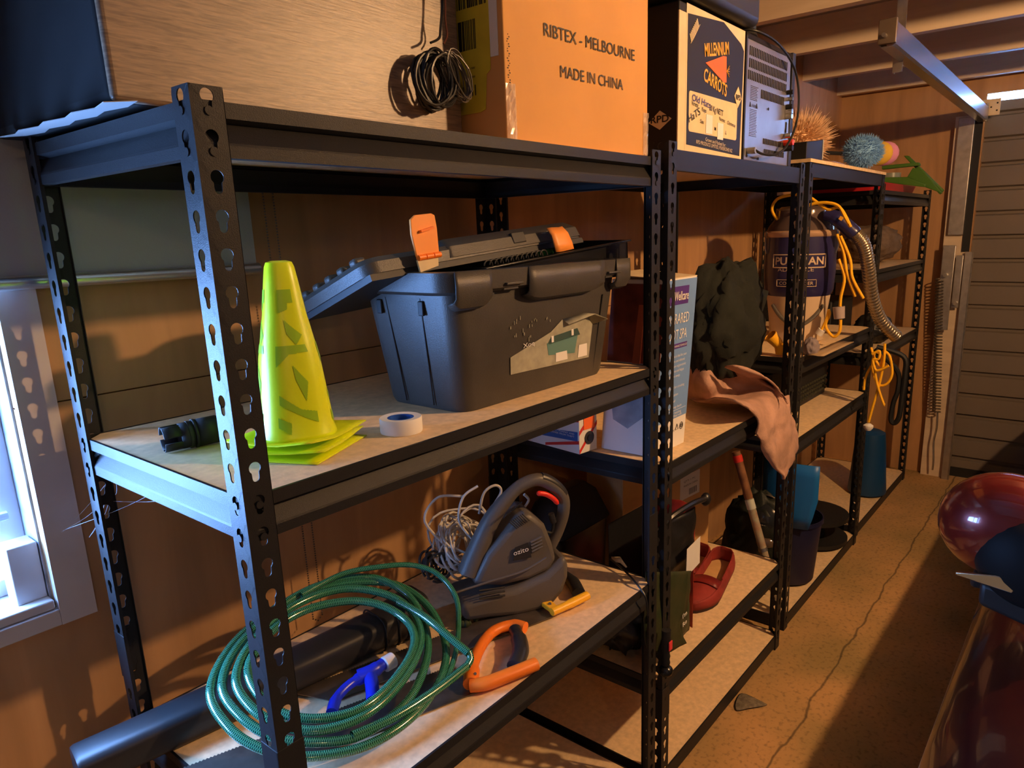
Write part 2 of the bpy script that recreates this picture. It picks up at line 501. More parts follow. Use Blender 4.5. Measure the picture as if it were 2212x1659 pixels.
# ceiling rail and its hanger
rl = thing('door_rail', 'shiny grey steel channel hung below the ceiling joists, running to the garage door', 'ceiling rail', (2.45, -.15, 2.25))
A = Vector((2.44, -.155, 2.285)); B = Vector((4.64, -.165, 2.245))
prof = [(-.024, -.035), (-.024, .035), (-.018, .042), (.020, .042), (.026, .035), (.026, .018)], [(.026, -.018), (.026, -.035), (.020, -.042), (-.018, -.042), (-.024, -.035)]
mb = MB()
for pr in prof:
    mb.grid([[p + Vector((0, q[0], q[1])) for q in pr] for p in (A, B)])
M_RAIL = mat('brushed channel steel', (.42, .43, .45), rough=.28, metal=1)
part('channel', mb, M_RAIL, rl, solid=.003)
part('end_bracket', MB().bounds((2.425, -.185, 2.25), (2.445, -.125, 2.33)), mat('dull brown steel', (.16, .12, .09), rough=.5, metal=.5), rl, bevel=.003)
part('bolt', MB().cyl((2.40, -.15, 2.275), (2.44, -.15, 2.275), .007), M_ZINC, rl)
hg = MB().bounds((2.70, -.150, 2.20), (2.703, -.115, 2.60)).bounds((2.70, -.118, 2.20), (2.73, -.115, 2.60))
part('hanger_strap', hg, M_ZINC, rl)
part('hanger_strap', MB().bounds((4.60, -.19, 2.20), (4.64, -.185, 2.30)), M_ZINC, rl)

# bulb on the ceiling that lights the room (its own light sits above at the top of the script)
lb = thing('ceiling_bulb', 'round glowing bulb hanging on a short cord below the ceiling', 'light bulb', (1.80, -1.75, 2.4))
part('cord', MB().cyl((1.80, -1.75, 2.50), (1.80, -1.75, 2.6), .003), M_CABLEB, lb)
part('socket', MB().cyl((1.80, -1.75, 2.455), (1.80, -1.75, 2.52), .02), M_BLACK, lb, smooth=True)

# roller blind over the window
M_BLIND = mat('grey blind cloth', (.36, .37, .38), rough=.85, bump=.2, bscale=300)
bl = thing('roller_blind', 'grey roller blind pulled part way down behind the front shelving unit', 'blind', (-.4, .63, 1.58))
part('blind_cloth', MB().bounds((-1.5, .629, 1.588), (.425, .631, 2.42)), M_BLIND, bl)
part('blind_roller', MB().cyl((-1.52, .625, 2.44), (.44, .625, 2.44), .03), M_BLIND, bl, smooth=True)
part('bottom_rail', MB().cyl((-1.5, .622, 1.585), (.425, .622, 1.585), .0125), mat('satin aluminium rail', (.60, .62, .62), rough=.3, metal=.9), bl, smooth=True)
mb = MB()
def bead_line(p, q):
    p = Vector(p); q = Vector(q); k = int((q - p).length / .0062)
    for i in range(k + 1):
        c = p.lerp(q, i / k)
        r = bmesh.ops.create_icosphere(mb.bm, subdivisions=1, radius=.0024)
        bmesh.ops.translate(mb.bm, verts=r['verts'], vec=c)
bead_line((.440, .60, 2.42), (.443, .595, .72)); bead_line((.462, .60, 2.42), (.470, .595, .72))
bead_line((.443, .595, .72), (.456, .594, .71)); bead_line((.456, .594, .71), (.470, .595, .72))
part('bead_chain', mb, mat('dull bead metal', (.16, .13, .11), rough=.35, metal=.6), bl, smooth=True)

# ------------------------------------------------------------- boltless shelving
def keyhole_strip(bm, w, h, pitch, z0, frame):
    """one perforated flange; frame(u, z) -> point"""
    cache = {}
    def V(u, z):
        k = (round(u, 5), round(z, 5))
        if k not in cache: cache[k] = bm.verts.new(frame(u, z))
        return cache[k]
    ring = []
    for k in range(14):                                    # big round top of the keyhole
        a = math.radians(-50 + k * 280 / 13)
        ring.append((.0085 * math.cos(a), .005 + .0085 * math.sin(a)))
    for k in range(8):                                    # narrow slot
        a = math.radians(180 + k * 180 / 7)
        ring.append((.0050 * math.cos(a), -.0095 + .0050 * math.sin(a)))
    n = len(ring)
    k = 0
    zt = h
    zc0 = h - z0
    cells = []
    top = h
    i = 0
    while True:
        zc = zc0 - i * pitch
        if zc - pitch / 2 < 0: break
        cells.append(zc); i += 1
    # top margin and bottom margin plain
    def quad(a, b, c, d):
        try: bm.faces.new((V(*a), V(*b), V(*c), V(*d)))
        except ValueError: pass
    zt = cells[0] + pitch / 2
    if h > zt + 1e-4: quad((0, zt), (w, zt), (w, h), (0, h))
    else: zt = h
    zb = cells[-1] - pitch / 2
    if zb > 1e-4: quad((0, 0), (w, 0), (w, zb), (0, zb))
    for ci, zc in enumerate(cells):
        hw = w / 2
        hi = min(h, zc + pitch / 2) - zc; lo = -pitch / 2
        outer = []
        for (x, y) in ring:
            # project the ring point onto the cell rectangle from the centre
            f = min(hw / abs(x) if abs(x) > 1e-9 else 1e9, (hi if y > 0 else -lo) / abs(y) if abs(y) > 1e-9 else 1e9)
            outer.append((x * f, y * f))
        pv = [V(hw + x, zc + y) for x, y in ring]
        ov = [V(hw + x, zc + y) for x, y in outer]
        for a in range(n):
            b = (a + 1) % n
            oa, ob = outer[a], outer[b]
            # add a corner vertex when the outer side turns
            ca = None
            onx = lambda p: abs(abs(p[0]) - hw) < 1e-6
            if onx(oa) != onx(ob):
                q = oa if onx(oa) else ob
                r_ = ob if onx(oa) else oa
                ca = (q[0], r_[1])
            try:
                if ca and (abs(ca[0] - oa[0]) + abs(ca[1] - oa[1]) > 1e-6) and (abs(ca[0] - ob[0]) + abs(ca[1] - ob[1]) > 1e-6):
                    bm.faces.new((pv[a], pv[b], ov[b], V(hw + ca[0], zc + ca[1]), ov[a]))
                else:
                    bm.faces.new((pv[a], pv[b], ov[b], ov[a]))
            except ValueError: pass

PITCH = .0465
_post = {}
def post_mesh(h, z0):
    key = (h, z0)
    if key in _post: return _post[key]
    mb = MB()
    w = .040
    keyhole_strip(mb.bm, w, h, PITCH, z0, lambda u, z: (u, 0, z))
    keyhole_strip(mb.bm, w, h, PITCH, z0, lambda u, z: (0, u, z))
    mb.grid([[(w, 0, 0), (w, .004, 0)], [(w, 0, h), (w, .004, h)]])
    mb.grid([[(0, w, 0), (.004, w, 0)], [(0, w, h), (.004, w, h)]])
    bmesh.ops.remove_doubles(mb.bm, verts=mb.bm.verts, dist=1e-5)
    me = mb.mesh('upright_post')
    me.materials.append(M_STEEL)
    _post[key] = me
    return me
BEAM = [(.004, 0), (0, 0), (0, -.018), (.015, -.0225), (.001, -.047), (0, -.050), (0, -.064), (.014, -.064)]
BEAMF = [(.004, 0), (0, 0), (0, -.048), (.012, -.048)]
def beam_mesh(length, flat):
    mb = MB()
    P = BEAMF if flat else BEAM
    a = [Vector((0, p[0], p[1])) for p in P]; b = [Vector((length, p[0], p[1])) for p in P]
    # the step is pinched shut at both ends
    mid = []
    e = .018
    if flat:
        mb.grid([a, b])
    else:
        fl = lambda x: [Vector((x, (p[0] if i in (0, 7) else 0), p[1])) for i, p in enumerate(P)]
        mb.grid([fl(0), [Vector((e, p[0], p[1])) for p in P], [Vector((length - e, p[0], p[1])) for p in P], fl(length)])
    return mb
_r = MB().cyl((0, -.001, 0), (0, -.0055, 0), .0048, .0055, n=12)
rivet_mesh = _r.mesh('rivet'); rivet_mesh.materials.append(M_STEEL)
def shelving(name, label, x0, y0, W, D, H, shelves, z0=.0163, flat_top=False, splice=None, bottom_flat=True, foot=True):
    root = thing(name, label, 'shelving unit', (x0, y0, 0), 'black boltless shelving units standing in a row')
    for i, (cx, cy, a) in enumerate([(0, 0, 0), (W, 0, 90), (W, D, 180), (0, D, 270)]):
        o = bpy.data.objects.new('upright_post', post_mesh(H, z0))
        COL.objects.link(o); o.parent = root
        o.location = (cx, cy, 0); o.rotation_euler = (0, 0, math.radians(a))
        md = o.modifiers.new('solid', 'SOLIDIFY'); md.thickness = .0016; md.offset = 1
        if splice:
            mb = MB(); t = .0025
            c, s_ = math.cos(math.radians(a)), math.sin(math.radians(a))
            def tf(x, y, z): return (x0 + cx + c * x - s_ * y, y0 + cy + s_ * x + c * y, z)
            for bx in (((-t, -t), (.042, -.0005)), ((-t, -.0005), (-.0005, .042))):
                p0, p1 = bx
                mb.hexa([tf(p0[0], p0[1], splice - .05), tf(p1[0], p0[1], splice - .05), tf(p1[0], p1[1], splice - .05), tf(p0[0], p1[1], splice - .05)],
                        [tf(p0[0], p0[1], splice + .05), tf(p1[0], p0[1], splice + .05), tf(p1[0], p1[1], splice + .05), tf(p0[0], p1[1], splice + .05)])
            part('post_splice', mb, M_STEEL, root, bevel=.0008)
    for si, sh in enumerate(shelves):
        z, ontop, flat = sh[0], sh[1], sh[2]
        yo = .0022
        for (bx, by, L, a) in [(.002, yo, W - .004, 0), (W - yo, .002, D - .004, 90), (W - .002, D - yo, W - .004, 180), (yo, D - .002, D - .004, 270)]:
            mb = beam_mesh(L, flat)
            o = bpy.data.objects.new('shelf_beam', mb.mesh('shelf_beam'))
            COL.objects.link(o); o.parent = root
            o.location = (bx, by, z); o.rotation_euler = (0, 0, math.radians(a))
            finish(o, M_STEEL, solid=.0016)
            # rivets seen through the keyholes
            for ex in (.018, L - .018):
                for dz in (-.012, -.012 - PITCH):
                    if flat and dz < -.05: continue
                    r_ = bpy.data.objects.new('rivet', rivet_mesh)
                    COL.objects.link(r_); r_.parent = o
                    r_.location = (ex, 0, dz)
        c = .030; m_ = .0045
        if ontop:
            m_ = -.004; zz = z + .001
        else:
            zz = z - .0125
        pts = [(m_ + c, m_), (W - m_ - c, m_), (W - m_, m_ + c), (W - m_, D - m_ - c), (W - m_ - c, D - m_), (m_ + c, D - m_), (m_, D - m_ - c), (m_, m_ + c)]
        if ontop: pts = [(m_, m_), (W - m_, m_), (W - m_, D - m_), (m_, D - m_)]
        bt = .012
        mb = MB().prism([(x0 + x, y0 + y, zz) for x, y in pts], (0, 0, bt))
        part('shelf_board', mb, M_BOARD, root)
    return root
Z1T, Z1M, Z1L = 1.8076, 1.3076, .7186
shelving('shelving_unit', 'nearest black steel shelving unit, holding the tool box, cones and green hose', 0, 0, 1.116, .563, 1.824,
         [(Z1T, 0, 0), (Z1M, 0, 0), (Z1L, 0, 0), (.075, 0, 0)], splice=.868)
Z2T, Z2M, Z2L, Z2B = 1.832, 1.030, .372, .060
shelving('shelving_unit', 'second black steel shelving unit, carrot carton on top, red shoes on its low shelf', 1.160, .002, .965, .56, 1.85,
         [(Z2T, 0, 1), (Z2M, 0, 0), (Z2L, 0, 0), (Z2B, 0, 1)], splice=.30)
Z3T, Z3M, Z3L, Z3B = 1.862, 1.150, .822, .055
shelving('shelving_unit', 'third black steel shelving unit, holding the navy vacuum cleaner', 2.245, .025, 1.06, .56, 1.875,
         [(Z3T, 1, 1), (Z3M, 0, 0), (Z3L, 0, 0), (Z3B, 0, 1)])
Z4T, Z4M, Z4L, Z4B = 1.80, 1.42, 1.00, .055
shelving('shelving_unit', 'farthest black steel shelving unit, beside the plywood end wall', 3.375, .045, 1.14, .56, 1.83,
         [(Z4T, 0, 0), (Z4M, 0, 0), (Z4L, 0, 0), (Z4B, 0, 1)])

def frame3(o, ex, ey):
    ex = Vector(ex).normalized(); ey = Vector(ey); ey = (ey - ex * ey.dot(ex)).normalized(); ez = ex.cross(ey)
    o = Vector(o)
    return lambda x, y, z: o + ex * x + ey * y + ez * z
def fbox(mb, f, a, b):
    (x0, y0, z0), (x1, y1, z1) = a, b
    return mb.hexa([f(x0, y0, z0), f(x1, y0, z0), f(x1, y1, z0), f(x0, y1, z0)], [f(x0, y0, z1), f(x1, y0, z1), f(x1, y1, z1), f(x0, y1, z1)])
def rrect(x0, x1, y0, y1, r, z, n=5):
    out = []
    for cx, cy, a0 in ((x1 - r, y1 - r, 0), (x0 + r, y1 - r, 90), (x0 + r, y0 + r, 180), (x1 - r, y0 + r, 270)):
        for k in range(n + 1):
            a = math.radians(a0 + 90 * k / n)
            out.append(Vector((cx + r * math.cos(a), cy + r * math.sin(a), z)))
    return out

# ============================================================= TOP OF THE NEAREST UNIT
ZT = Z1T
M_PLYBOX = brick_like('weathered plywood veneer', _ply((.12, .08, .05), (.29, .20, .125), 9.0, (3.0, 6, 34), rough=.40))
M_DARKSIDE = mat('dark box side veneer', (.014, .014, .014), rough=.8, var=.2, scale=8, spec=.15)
pb = thing('plywood_box', 'large weathered plywood box on top of the nearest shelving unit', 'box', (.27, .3, 1.81))
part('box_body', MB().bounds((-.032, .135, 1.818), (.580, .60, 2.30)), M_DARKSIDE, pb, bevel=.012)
part('front_panel', MB().bounds((-.034, .122, 1.817), (.582, .136, 2.302)), M_PLYBOX, pb, bevel=.006)
mb = MB()
for x in (.04, .50):
    for y in (.20, .50): mb.bounds((x, y, 1.8075), (x + .03, y + .03, 1.818))
part('foot', mb, M_BLACK, pb)
sc_ = part('paper_scrap', MB().grid([[(-.02, .10 + .05 * j + .01 * (j % 2), 1.8095 + .002 * ((i + j) % 2) + .003 * i) for j in range(9)] for i in range(3)]), mat('grey paper', (.30, .30, .30), rough=.7), solid=.001)
tag(sc_, 'pale strip of paper poking out under the left end of the plywood box', 'paper')
for v in sc_.data.vertices: v.co.x += (-.035 + .02 * ((v.co.z - 1.8095) / .003))

# cable hank hanging in front of the box
ch = thing('cable_hank', 'black cable coiled into a hank and hung by its own wires before the plywood box', 'cable', (.45, .05, 1.85))
rr = random.Random(11)
mb = MB()
for k in range(16):
    cx, cz = (0.487, 0.095, 1.904)[0], (0.487, 0.095, 1.904)[2]
    rx = rr.uniform(.026, .040); rz = rr.uniform(.036, .049); y0 = .095 + rr.uniform(-.02, .012)
    tilt = rr.uniform(-.35, .15); dx = rr.uniform(-.016, .014)
    pts = []
    for i in range(25):
        a = 2 * PI * i / 24
        x = rx * math.cos(a) + rr.uniform(-.0012, .0012); z = rz * math.sin(a)
        pts.append((cx + dx + x * math.cos(tilt) - z * math.sin(tilt), y0 + .008 * math.sin(a + k), cz + x * math.sin(tilt) + z * math.cos(tilt)))
    mb.tube(pts[:-1] + [pts[0]], .0026, 6, cap=False)
part('thick_coil', mb, M_CABLEB, ch, smooth=True)
mb = MB()
for k in range(9):
    cx, cz = (0.534, 0.082, 1.917)[0], (0.534, 0.082, 1.917)[2]
    rx = rr.uniform(.020, .030); rz = rr.uniform(.036, .046); y0 = .085 + rr.uniform(-.012, .012)
    tilt = .55 + rr.uniform(-.12, .12)
    pts = []
    for i in range(25):
        a = 2 * PI * i / 24
        x = rx * math.cos(a); z = rz * math.sin(a)
        pts.append((cx + x * math.cos(tilt) - z * math.sin(tilt) + rr.uniform(-.001, .001), y0 + .006 * math.sin(a + k), cz + x * math.sin(tilt) + z * math.cos(tilt)))
    mb.tube(pts[:-1] + [pts[0]], .0013, 5, cap=False)
part('thin_coil', mb, mat('greyish thin cable', (.10, .085, .07), rough=.4), ch, smooth=True)
part('hanging_wire', MB().tube(curve_pts([(0.484, 0.095, 1.965), (0.505, 0.095, 1.976), (0.51, 0.095, 1.993), (0.518, 0.095, 2.039), (0.528, 0.095, 2.147)], 6), .0022, 6), M_CABLEB, ch, smooth=True)
part('hanging_wire', MB().tube(curve_pts([(0.51, 0.09, 1.967), (0.52, 0.09, 1.982), (0.518, 0.09, 2.008), (0.52, 0.09, 2.037), (0.527, 0.09, 2.146)], 6), .0016, 6), mat('brown wire', (.10, .03, .015), rough=.4), ch, smooth=True)

# carton with printed text
bx0, bx1, by0 = .600, 1.108, .030
rb = thing('cardboard_carton', 'tall orange-brown cardboard carton printed RIBTEX - MELBOURNE on top of the nearest unit', 'carton', (.85, .2, ZT))
part('carton_body', MB().bounds((bx0, by0, ZT + .0005), (bx1, by0 + .40, 2.26)), M_CARD, rb, bevel=.003)
text('print', 'RIBTEX - MELBOURNE', (0.717, 0.029, 2.006), (1.047, 0.029, 2.012), M_INK, rb, h=.0225, bold=.0)
text('print', 'MADE IN CHINA', (0.767, 0.029, 1.94), (0.998, 0.029, 1.945), M_INK, rb, h=.0215)
M_TAPE = mat('clear packing tape', (.75, .62, .48), rough=.12, alpha=.28, spec=.8)
mb = MB()
rr = random.Random(5)
def crinkle(x0, x1, z0, z1, nx, nz, amp):
    P = []
    for j in range(nz + 1):
        P.append([(x0 + (x1 - x0) * i / nx, by0 - .0015 - (amp * rr.random() if 0 < i < nx else 0), z0 + (z1 - z0) * j / nz) for i in range(nx + 1)])
    mb.grid(P)
for q in ((bx0 + .0, bx0 + .028, ZT + .002, ZT + .10, 5, 9, .004), (bx1 - .022, bx1, ZT + .002, ZT + .10, 4, 10, .005)):
    mb = MB(); crinkle(*q)
    part('tape_strip', mb, mat('crinkled packing tape', (.8, .7, .6), rough=.1, alpha=.45, spec=1.0), rb)
# handwriting specks down the left edge
mb = MB()
for i in range(26):
    z = 1.99 - i * .004; x = bx0 + .012 + .003 * math.sin(i * 1.7)
    mb.box((x, by0 - .0006, z), (.0012 + .001 * (i % 3), .0005, .0018))
part('pen_marks', mb, M_INK, rb)
# yellow shipping label on the carton's left face
M_YLAB = mat('yellow label paper', (.62, .50, .03), rough=.6, var=.08, scale=30)
lab = [(0.599, 0.054, 2.047), (0.599, 0.062, 1.935), (0.599, 0.072, 1.928), (0.599, 0.078, 1.869), (0.599, 0.09, 1.865), (0.599, 0.189, 1.865), (0.599, 0.177, 2.072)]
top_ = Vector(lab[0]); top_.z = 2.20
bot_ = Vector(lab[-1]); bot_.z = 2.20
L_ = [Vector(p) for p in lab[1:-1]]
lb_ = part('shipping_label', MB().prism([top_] + L_ + [bot_], (-.0012, 0, 0)), M_YLAB, rb)
mb = MB()
def bars(f0, z0, z1, ya, yb, n, rnd):
    for i in range(n):
        y = ya + (yb - ya) * (i + .5 * rnd.random()) / n
        w_ = abs(yb - ya) / n * rnd.choice((.25, .45, .7))
        mb.bounds((f0 - .0022, y, z0), (f0 - .0012, y + w_, z1))
rnd = random.Random(2)
yl0, yl1 = Vector(lab[0]).y, Vector(lab[4]).y
bars(.5993, 2.045, 2.10, yl0 + .01, yl0 + .12, 26, rnd)
bars(.5993, 1.975, 2.025, yl0 + .04, yl0 + .10, 16, rnd)
part('label_bars', mb, M_INK, lb_)
for k, (s_, z, h_) in enumerate([('|||| || |||', 1.90, .014), ('== = ===', 1.925, .006), ('= === ==', 1.94, .006)]):
    text('label_print', s_, Vector((.5975, yl0 + .125, z)), Vector((.5975, yl0 + .045, z)), M_INK, lb_, h=h_, nrm=(-1, 0, 0))
part('label_side_strip', MB().bounds((.5975, yl0 - .012, 1.955), (.5995, yl0 + .006, 2.20)), M_WHITE, lb_)

# ============================================================= MIDDLE SHELF OF THE NEAREST UNIT
ZM = Z1M - .0003
# --- stack of lime marker cones
C0 = Vector((.185, .153, 0))
def cone_meshes(k):
    z = ZM + .002 + .0125 * k
    rot = math.radians((25.0, 31.0, 22.0)[k])
    c, s_ = math.cos(rot), math.sin(rot)
    hs = .081
    # curled square base plate
    P = []
    for i in range(9):
        row = []
        for j in range(9):
            u, v = -1 + i / 4, -1 + j / 4
            lift = .006 * k * max(0, (abs(u * v) - .2)) * (1 if u * v > 0 else .35)
            row.append((C0.x + hs * (c * u - s_ * v), C0.y + hs * (s_ * u + c * v), z + lift))
        P.append(row)
    base = MB().grid(P)
    prof = [(.0635, .0), (.0625, .006), (.060, .012), (.0565, .045), (.0520, .085), (.0475, .125), (.0425, .150), (.0335, .195), (.0262, .245), (.0225, .268), (.0195, .2755), (.012, .2775), (.001, .2778)]
    body = MB()
    n = 48
    rings = []
    for r, h in prof:
        rings.append([(C0.x + r * (1 + .045 * math.cos(4 * (a - rot))) * math.cos(a), C0.y + r * (1 + .045 * math.cos(4 * (a - rot))) * math.sin(a), z + h) for a in (2 * PI * i / n for i in range(n))])
    body.rings(rings, cap=False)
    return base, body, z
M_LIME2 = mat('deep lime plastic', (.30, .52, .012), rough=.35)
def cone_r(h):
    pr = [(.0, .0635), (.012, .060), (.045, .0565), (.085, .0520), (.125, .0475), (.150, .0425), (.195, .0335), (.245, .0262), (.268, .0225)]
    for (h0, r0), (h1, r1) in zip(pr[:-1], pr[1:]):
        if h <= h1: return r0 + (r1 - r0) * (h - h0) / (h1 - h0)
    return .022
cl = ['bottom one of three nested lime green slotted marker cones, its square base lowest', 'middle one of three nested lime green marker cones, base between the other two', 'topmost lime green slotted marker cone, the one whose body is seen']
for k in range(3):
    base, body, z = cone_meshes(k)
    cn = thing('marker_cone', cl[k], 'cone', (C0.x, C0.y, z), 'nested lime marker cones')
    part('cone_base', base, M_LIME, cn, smooth=True, solid=.0018)
    if k == 2:
        part('cone_body', body, M_LIME, cn, smooth=True, solid=.0015)
        rot = math.radians(22)
        def onc(a, h, e=.0014):
            r = (cone_r(h) * (1 + .045 * math.cos(4 * (a - rot)))) + e
            return (C0.x + r * math.cos(a), C0.y + r * math.sin(a), z + h)
        shapes = [[(-.28, .235), (.20, .235), (.20, .215), (.02, .215), (.0, .205), (-.28, .20)],
                  [(-.15, .19), (.28, .165), (.10, .150), (-.10, .168)],
                  [(-.38, .150), (.30, .150), (.34, .138), (-.10, .137), (-.38, .118)],
                  [(-.05, .120), (.22, .092), (.14, .062), (-.02, .098)],
                  [(-.36, .075), (.02, .050), (.30, .044), (.30, .026), (.12, .034), (-.36, .060)],
                  [(-.40, .040), (-.18, .030), (-.20, .012), (-.40, .024)]]
        for q in range(4):
            a0 = rot + PI / 4 + q * PI / 2 + PI / 4 - PI / 4
            for si, sh in enumerate(shapes):
                m_ = MB()
                # small cells inside the outline so the patch follows the curve
                def inside(px_, py_):
                    r_ = False
                    for i_ in range(len(sh)):
                        (xa, ya), (xb, yb) = sh[i_], sh[i_ - 1]
                        if (ya > py_) != (yb > py_) and px_ < (xb - xa) * (py_ - ya) / (yb - ya) + xa: r_ = not r_
                    return r_
                da, dh = .008, .0012
                for ia in range(-60, 60):
                    for ih in range(4, 210):
                        a_, h_ = ia * da, ih * dh
                        if inside(a_ + da / 2, h_ + dh / 2):
                            m_.poly([onc(a0 + q_[0] * 1.5, q_[1]) for q_ in ((a_, h_), (a_ + da, h_), (a_ + da, h_ + dh), (a_, h_ + dh))])
                bmesh.ops.remove_doubles(m_.bm, verts=m_.bm.verts, dist=1e-6)
                part('cutout', m_, M_LIME2, cn)

# --- black hose adaptor
a = Vector((0.043, 0.325, 1.329)); b_ = Vector((0.128, 0.306, 1.332))
ad = thing('hose_adaptor', 'short black slotted plastic tube lying by the front post near the lime cones', 'tube', a)
d = (b_ - a).normalized()
def ring_at(c, d, r, n=28, skip=None):
    u = d.cross(Vector((0, 0, 1))).normalized(); v = u.cross(d)
    return [c + (u * math.cos(2 * PI * k / n) + v * math.sin(2 * PI * k / n)) * r for k in range(n)]
L_ = (b_ - a).length
mb = MB()
u = d.cross(Vector((0, 0, 1))).normalized(); v = u.cross(d)
for (s0, s1, r0, r1) in [(.30, .55, .0205, .0215), (.55, .60, .0235, .0235), (.60, 1.0, .0225, .0225)]:
    mb.rings([ring_at(a + d * L_ * s0, d, r0), ring_at(a + d * L_ * s1, d, r1)], cap=False)
for k in range(4):
    arc = [math.radians(12 + 90 * k + 66 * i / 8) for i in range(9)]
    mb.grid([[a + d * L_ * s + (u * math.cos(t) + v * math.sin(t)) * .0205 for t in arc] for s in (0.0, .15, .31)])
part('tube_body', mb, M_BLACK, ad, smooth=True, solid=.0022)
part('ridge', MB().tube([a + d * L_ * .45, a + d * L_ * .5], .0232, 28), M_BLACK, ad, smooth=True)
part('steel_spigot', MB().tube([a + d * L_ * .95, a + d * (L_ + .05)], .0115, 16), M_CHROME, ad, smooth=True)

# --- roll of tape
c = Vector((0.336, 0.074, 1.309)); c.z = ZM + .0002
c.x += .012; c.y += .012
tp = thing('tape_roll', 'roll of white plumbing tape on a blue core lying flat before the tool box', 'tape', c)
part('white_tape', MB().rings([[c + Vector((r * math.cos(2 * PI * k / 48), r * math.sin(2 * PI * k / 48), h)) for k in range(48)] for r, h in [(.0235, .001), (.0365, .0), (.0372, .002), (.0372, .0255), (.0362, .027), (.0235, .0262), (.0235, .001)]], cap=False), M_WHITE, tp, smooth=True)
M_BLUEP = mat('blue plastic', (.02, .09, .42), rough=.4)
part('blue_core', MB().rings([[c + Vector((r * math.cos(2 * PI * k / 48), r * math.sin(2 * PI * k / 48), h)) for k in range(48)] for r, h in [(.0205, .0), (.0234, .0), (.0234, .0262), (.0205, .0262), (.0190, .0262), (.0190, .012), (.0125, .012), (.0125, .009), (.0190, .009), (.0205, .0)]], cap=False), M_BLUEP, tp, smooth=True)

# --- tool box
tb = thing('tool_box', 'large grey black plastic tool box with orange latches and its lid ajar', 'tool box', (.74, .19, ZM))
mb = MB()
prof = [(.50, .985, .080, .300, .035, ZM + .0003), (.496, .990, .076, .304, .035, ZM + .010), (.464, 1.020, .058, .318, .035, 1.535), (.464, 1.020, .058, .318, .035, 1.56), (.472, 1.012, .066, .310, .030, 1.56), (.505, .980, .088, .292, .03, ZM + .006)]
mb.rings([rrect(*p[:4], p[4], p[5]) for p in prof], cap=True)
part('body', mb, M_TOOLBOX, tb, smooth=True, angle=30)
# rim: flared skirt split by the latch recess
mb = MB()
def skirt(x0, x1, y0, y1, r, z0, z1, cx=None):
    A = rrect(x0, x1, y0, y1, r, z1, 6); Bq = rrect(x0 + .003, x1 - .003, y0 + .003, y1 - .003, r, z0, 6)
    Cc = rrect(x0 + .02, x1 - .02, y0 + .02, y1 - .02, r, z1 + .0005, 6); Dd = rrect(x0 + .014, x1 - .014, y0 + .016, y1 - .014, r, z0 - .006, 6)
    mb.rings([Dd, Bq, A, Cc], cap=False)
skirt(.432, 1.048, .036, .338, .045, 1.545, 1.578)
part('rim', mb, M_TOOLBOX, tb, smooth=True, solid=.003, angle=45)
for x0, x1 in [(.450, .545), (.655, .925), (.975, 1.035)]:
    m_ = MB()
    n_ = 12
    P = []
    for i in range(n_ + 1):
        x = x0 + (x1 - x0) * i / n_
        e = min(1, min(i, n_ - i) / 1.5)
        P.append([(x, .0345, 1.580), (x, .033, 1.555), (x, .034, 1.532), (x, .040, 1.516 + .010 * (1 - e)), (x, .056, 1.510 + .012 * (1 - e))])
    m_.grid(P)
    part('rim_panel', m_, M_TOOLBOX, tb, smooth=True, solid=.003)
for x in (.585, .94):
    part('latch_catch', MB().bounds((x, .030, 1.548), (x + .05, .062, 1.553)).bounds((x + .003, .042, 1.538), (x + .047, .060, 1.575)), M_TOOLBOX, tb, bevel=.0015)
mb = MB()
for p0, p1 in (((.492, .155, ZM + .01), (.4655, .145, 1.53)), ((.492, .235, ZM + .01), (.4655, .245, 1.53)), ((.935, .0775, ZM + .012), (.955, .0585, 1.50))):
    part('moulding_line', MB().tube([p0, p1], .0017, 6), M_BLACK, tb)
for y in (.135, .255):
    part('side_slot', MB().bounds((.461, y, 1.497), (.467, y + .014, 1.525)), M_BLACK, tb, bevel=.002)
# lid
A = Vector((0.348, 0.14, 1.582)); B = Vector((0.999, 0.14, 1.632)); Cb = Vector((0.378, 0.37, 1.499))
Lx = (B - A).length; Ly = (Cb - A).length
f = frame3(A, B - A, Cb - A)
ez = f(0, 0, 1) - f(0, 0, 0)
zs = 1 if ez.z > 0 else -1
g = lambda x, y, z: f(x, y, z * zs)
mb = MB()
def lrect(x0, x1, y0, y1, r, z, n=4):
    return [g(p.x, p.y, z) for p in rrect(x0, x1, y0, y1, r, 0, n)]
mb.rings([lrect(0, Lx, 0, Ly, .03, 0), lrect(-.001, Lx + .001, -.001, Ly, .03, .020), lrect(.006, Lx - .006, .006, Ly - .006, .03, .030), lrect(.02, Lx - .02, .02, Ly - .02, .03, .034)])
part('lid', mb, M_TOOLBOX, tb, smooth=True, angle=35)
xr0 = Lx * .30
mb = MB().rings([lrect(xr0, Lx - .012, -.004, Ly - .02, .012, .004), lrect(xr0 + .004, Lx - .016, -.003, Ly - .02, .012, .026), lrect(xr0 + .016, Lx - .024, .022, Ly - .04, .012, .048), lrect(xr0 + .03, Lx - .04, .04, Ly - .05, .012, .050)])
part('lid_raised_panel', mb, M_TOOLBOX, tb, smooth=True, angle=35)
part('lid_recess', fbox(MB(), g, (Lx * .60, -.0055, .010), (Lx * .665, .004, .034)), M_BLACK, tb, bevel=.002)
for k in range(5):
    yy = .03 + k * (Ly - .07) / 4
    part('lid_rib', fbox(MB(), g, (.004, yy, .026), (.030, yy + .022, .041)), M_TOOLBOX, tb, bevel=.006)
mb = MB()
part('lid_seat_shadow_lip', fbox(MB(), g, (.004, .004, -.012), (Lx - .004, Ly - .004, .0)), M_BLACK, tb)
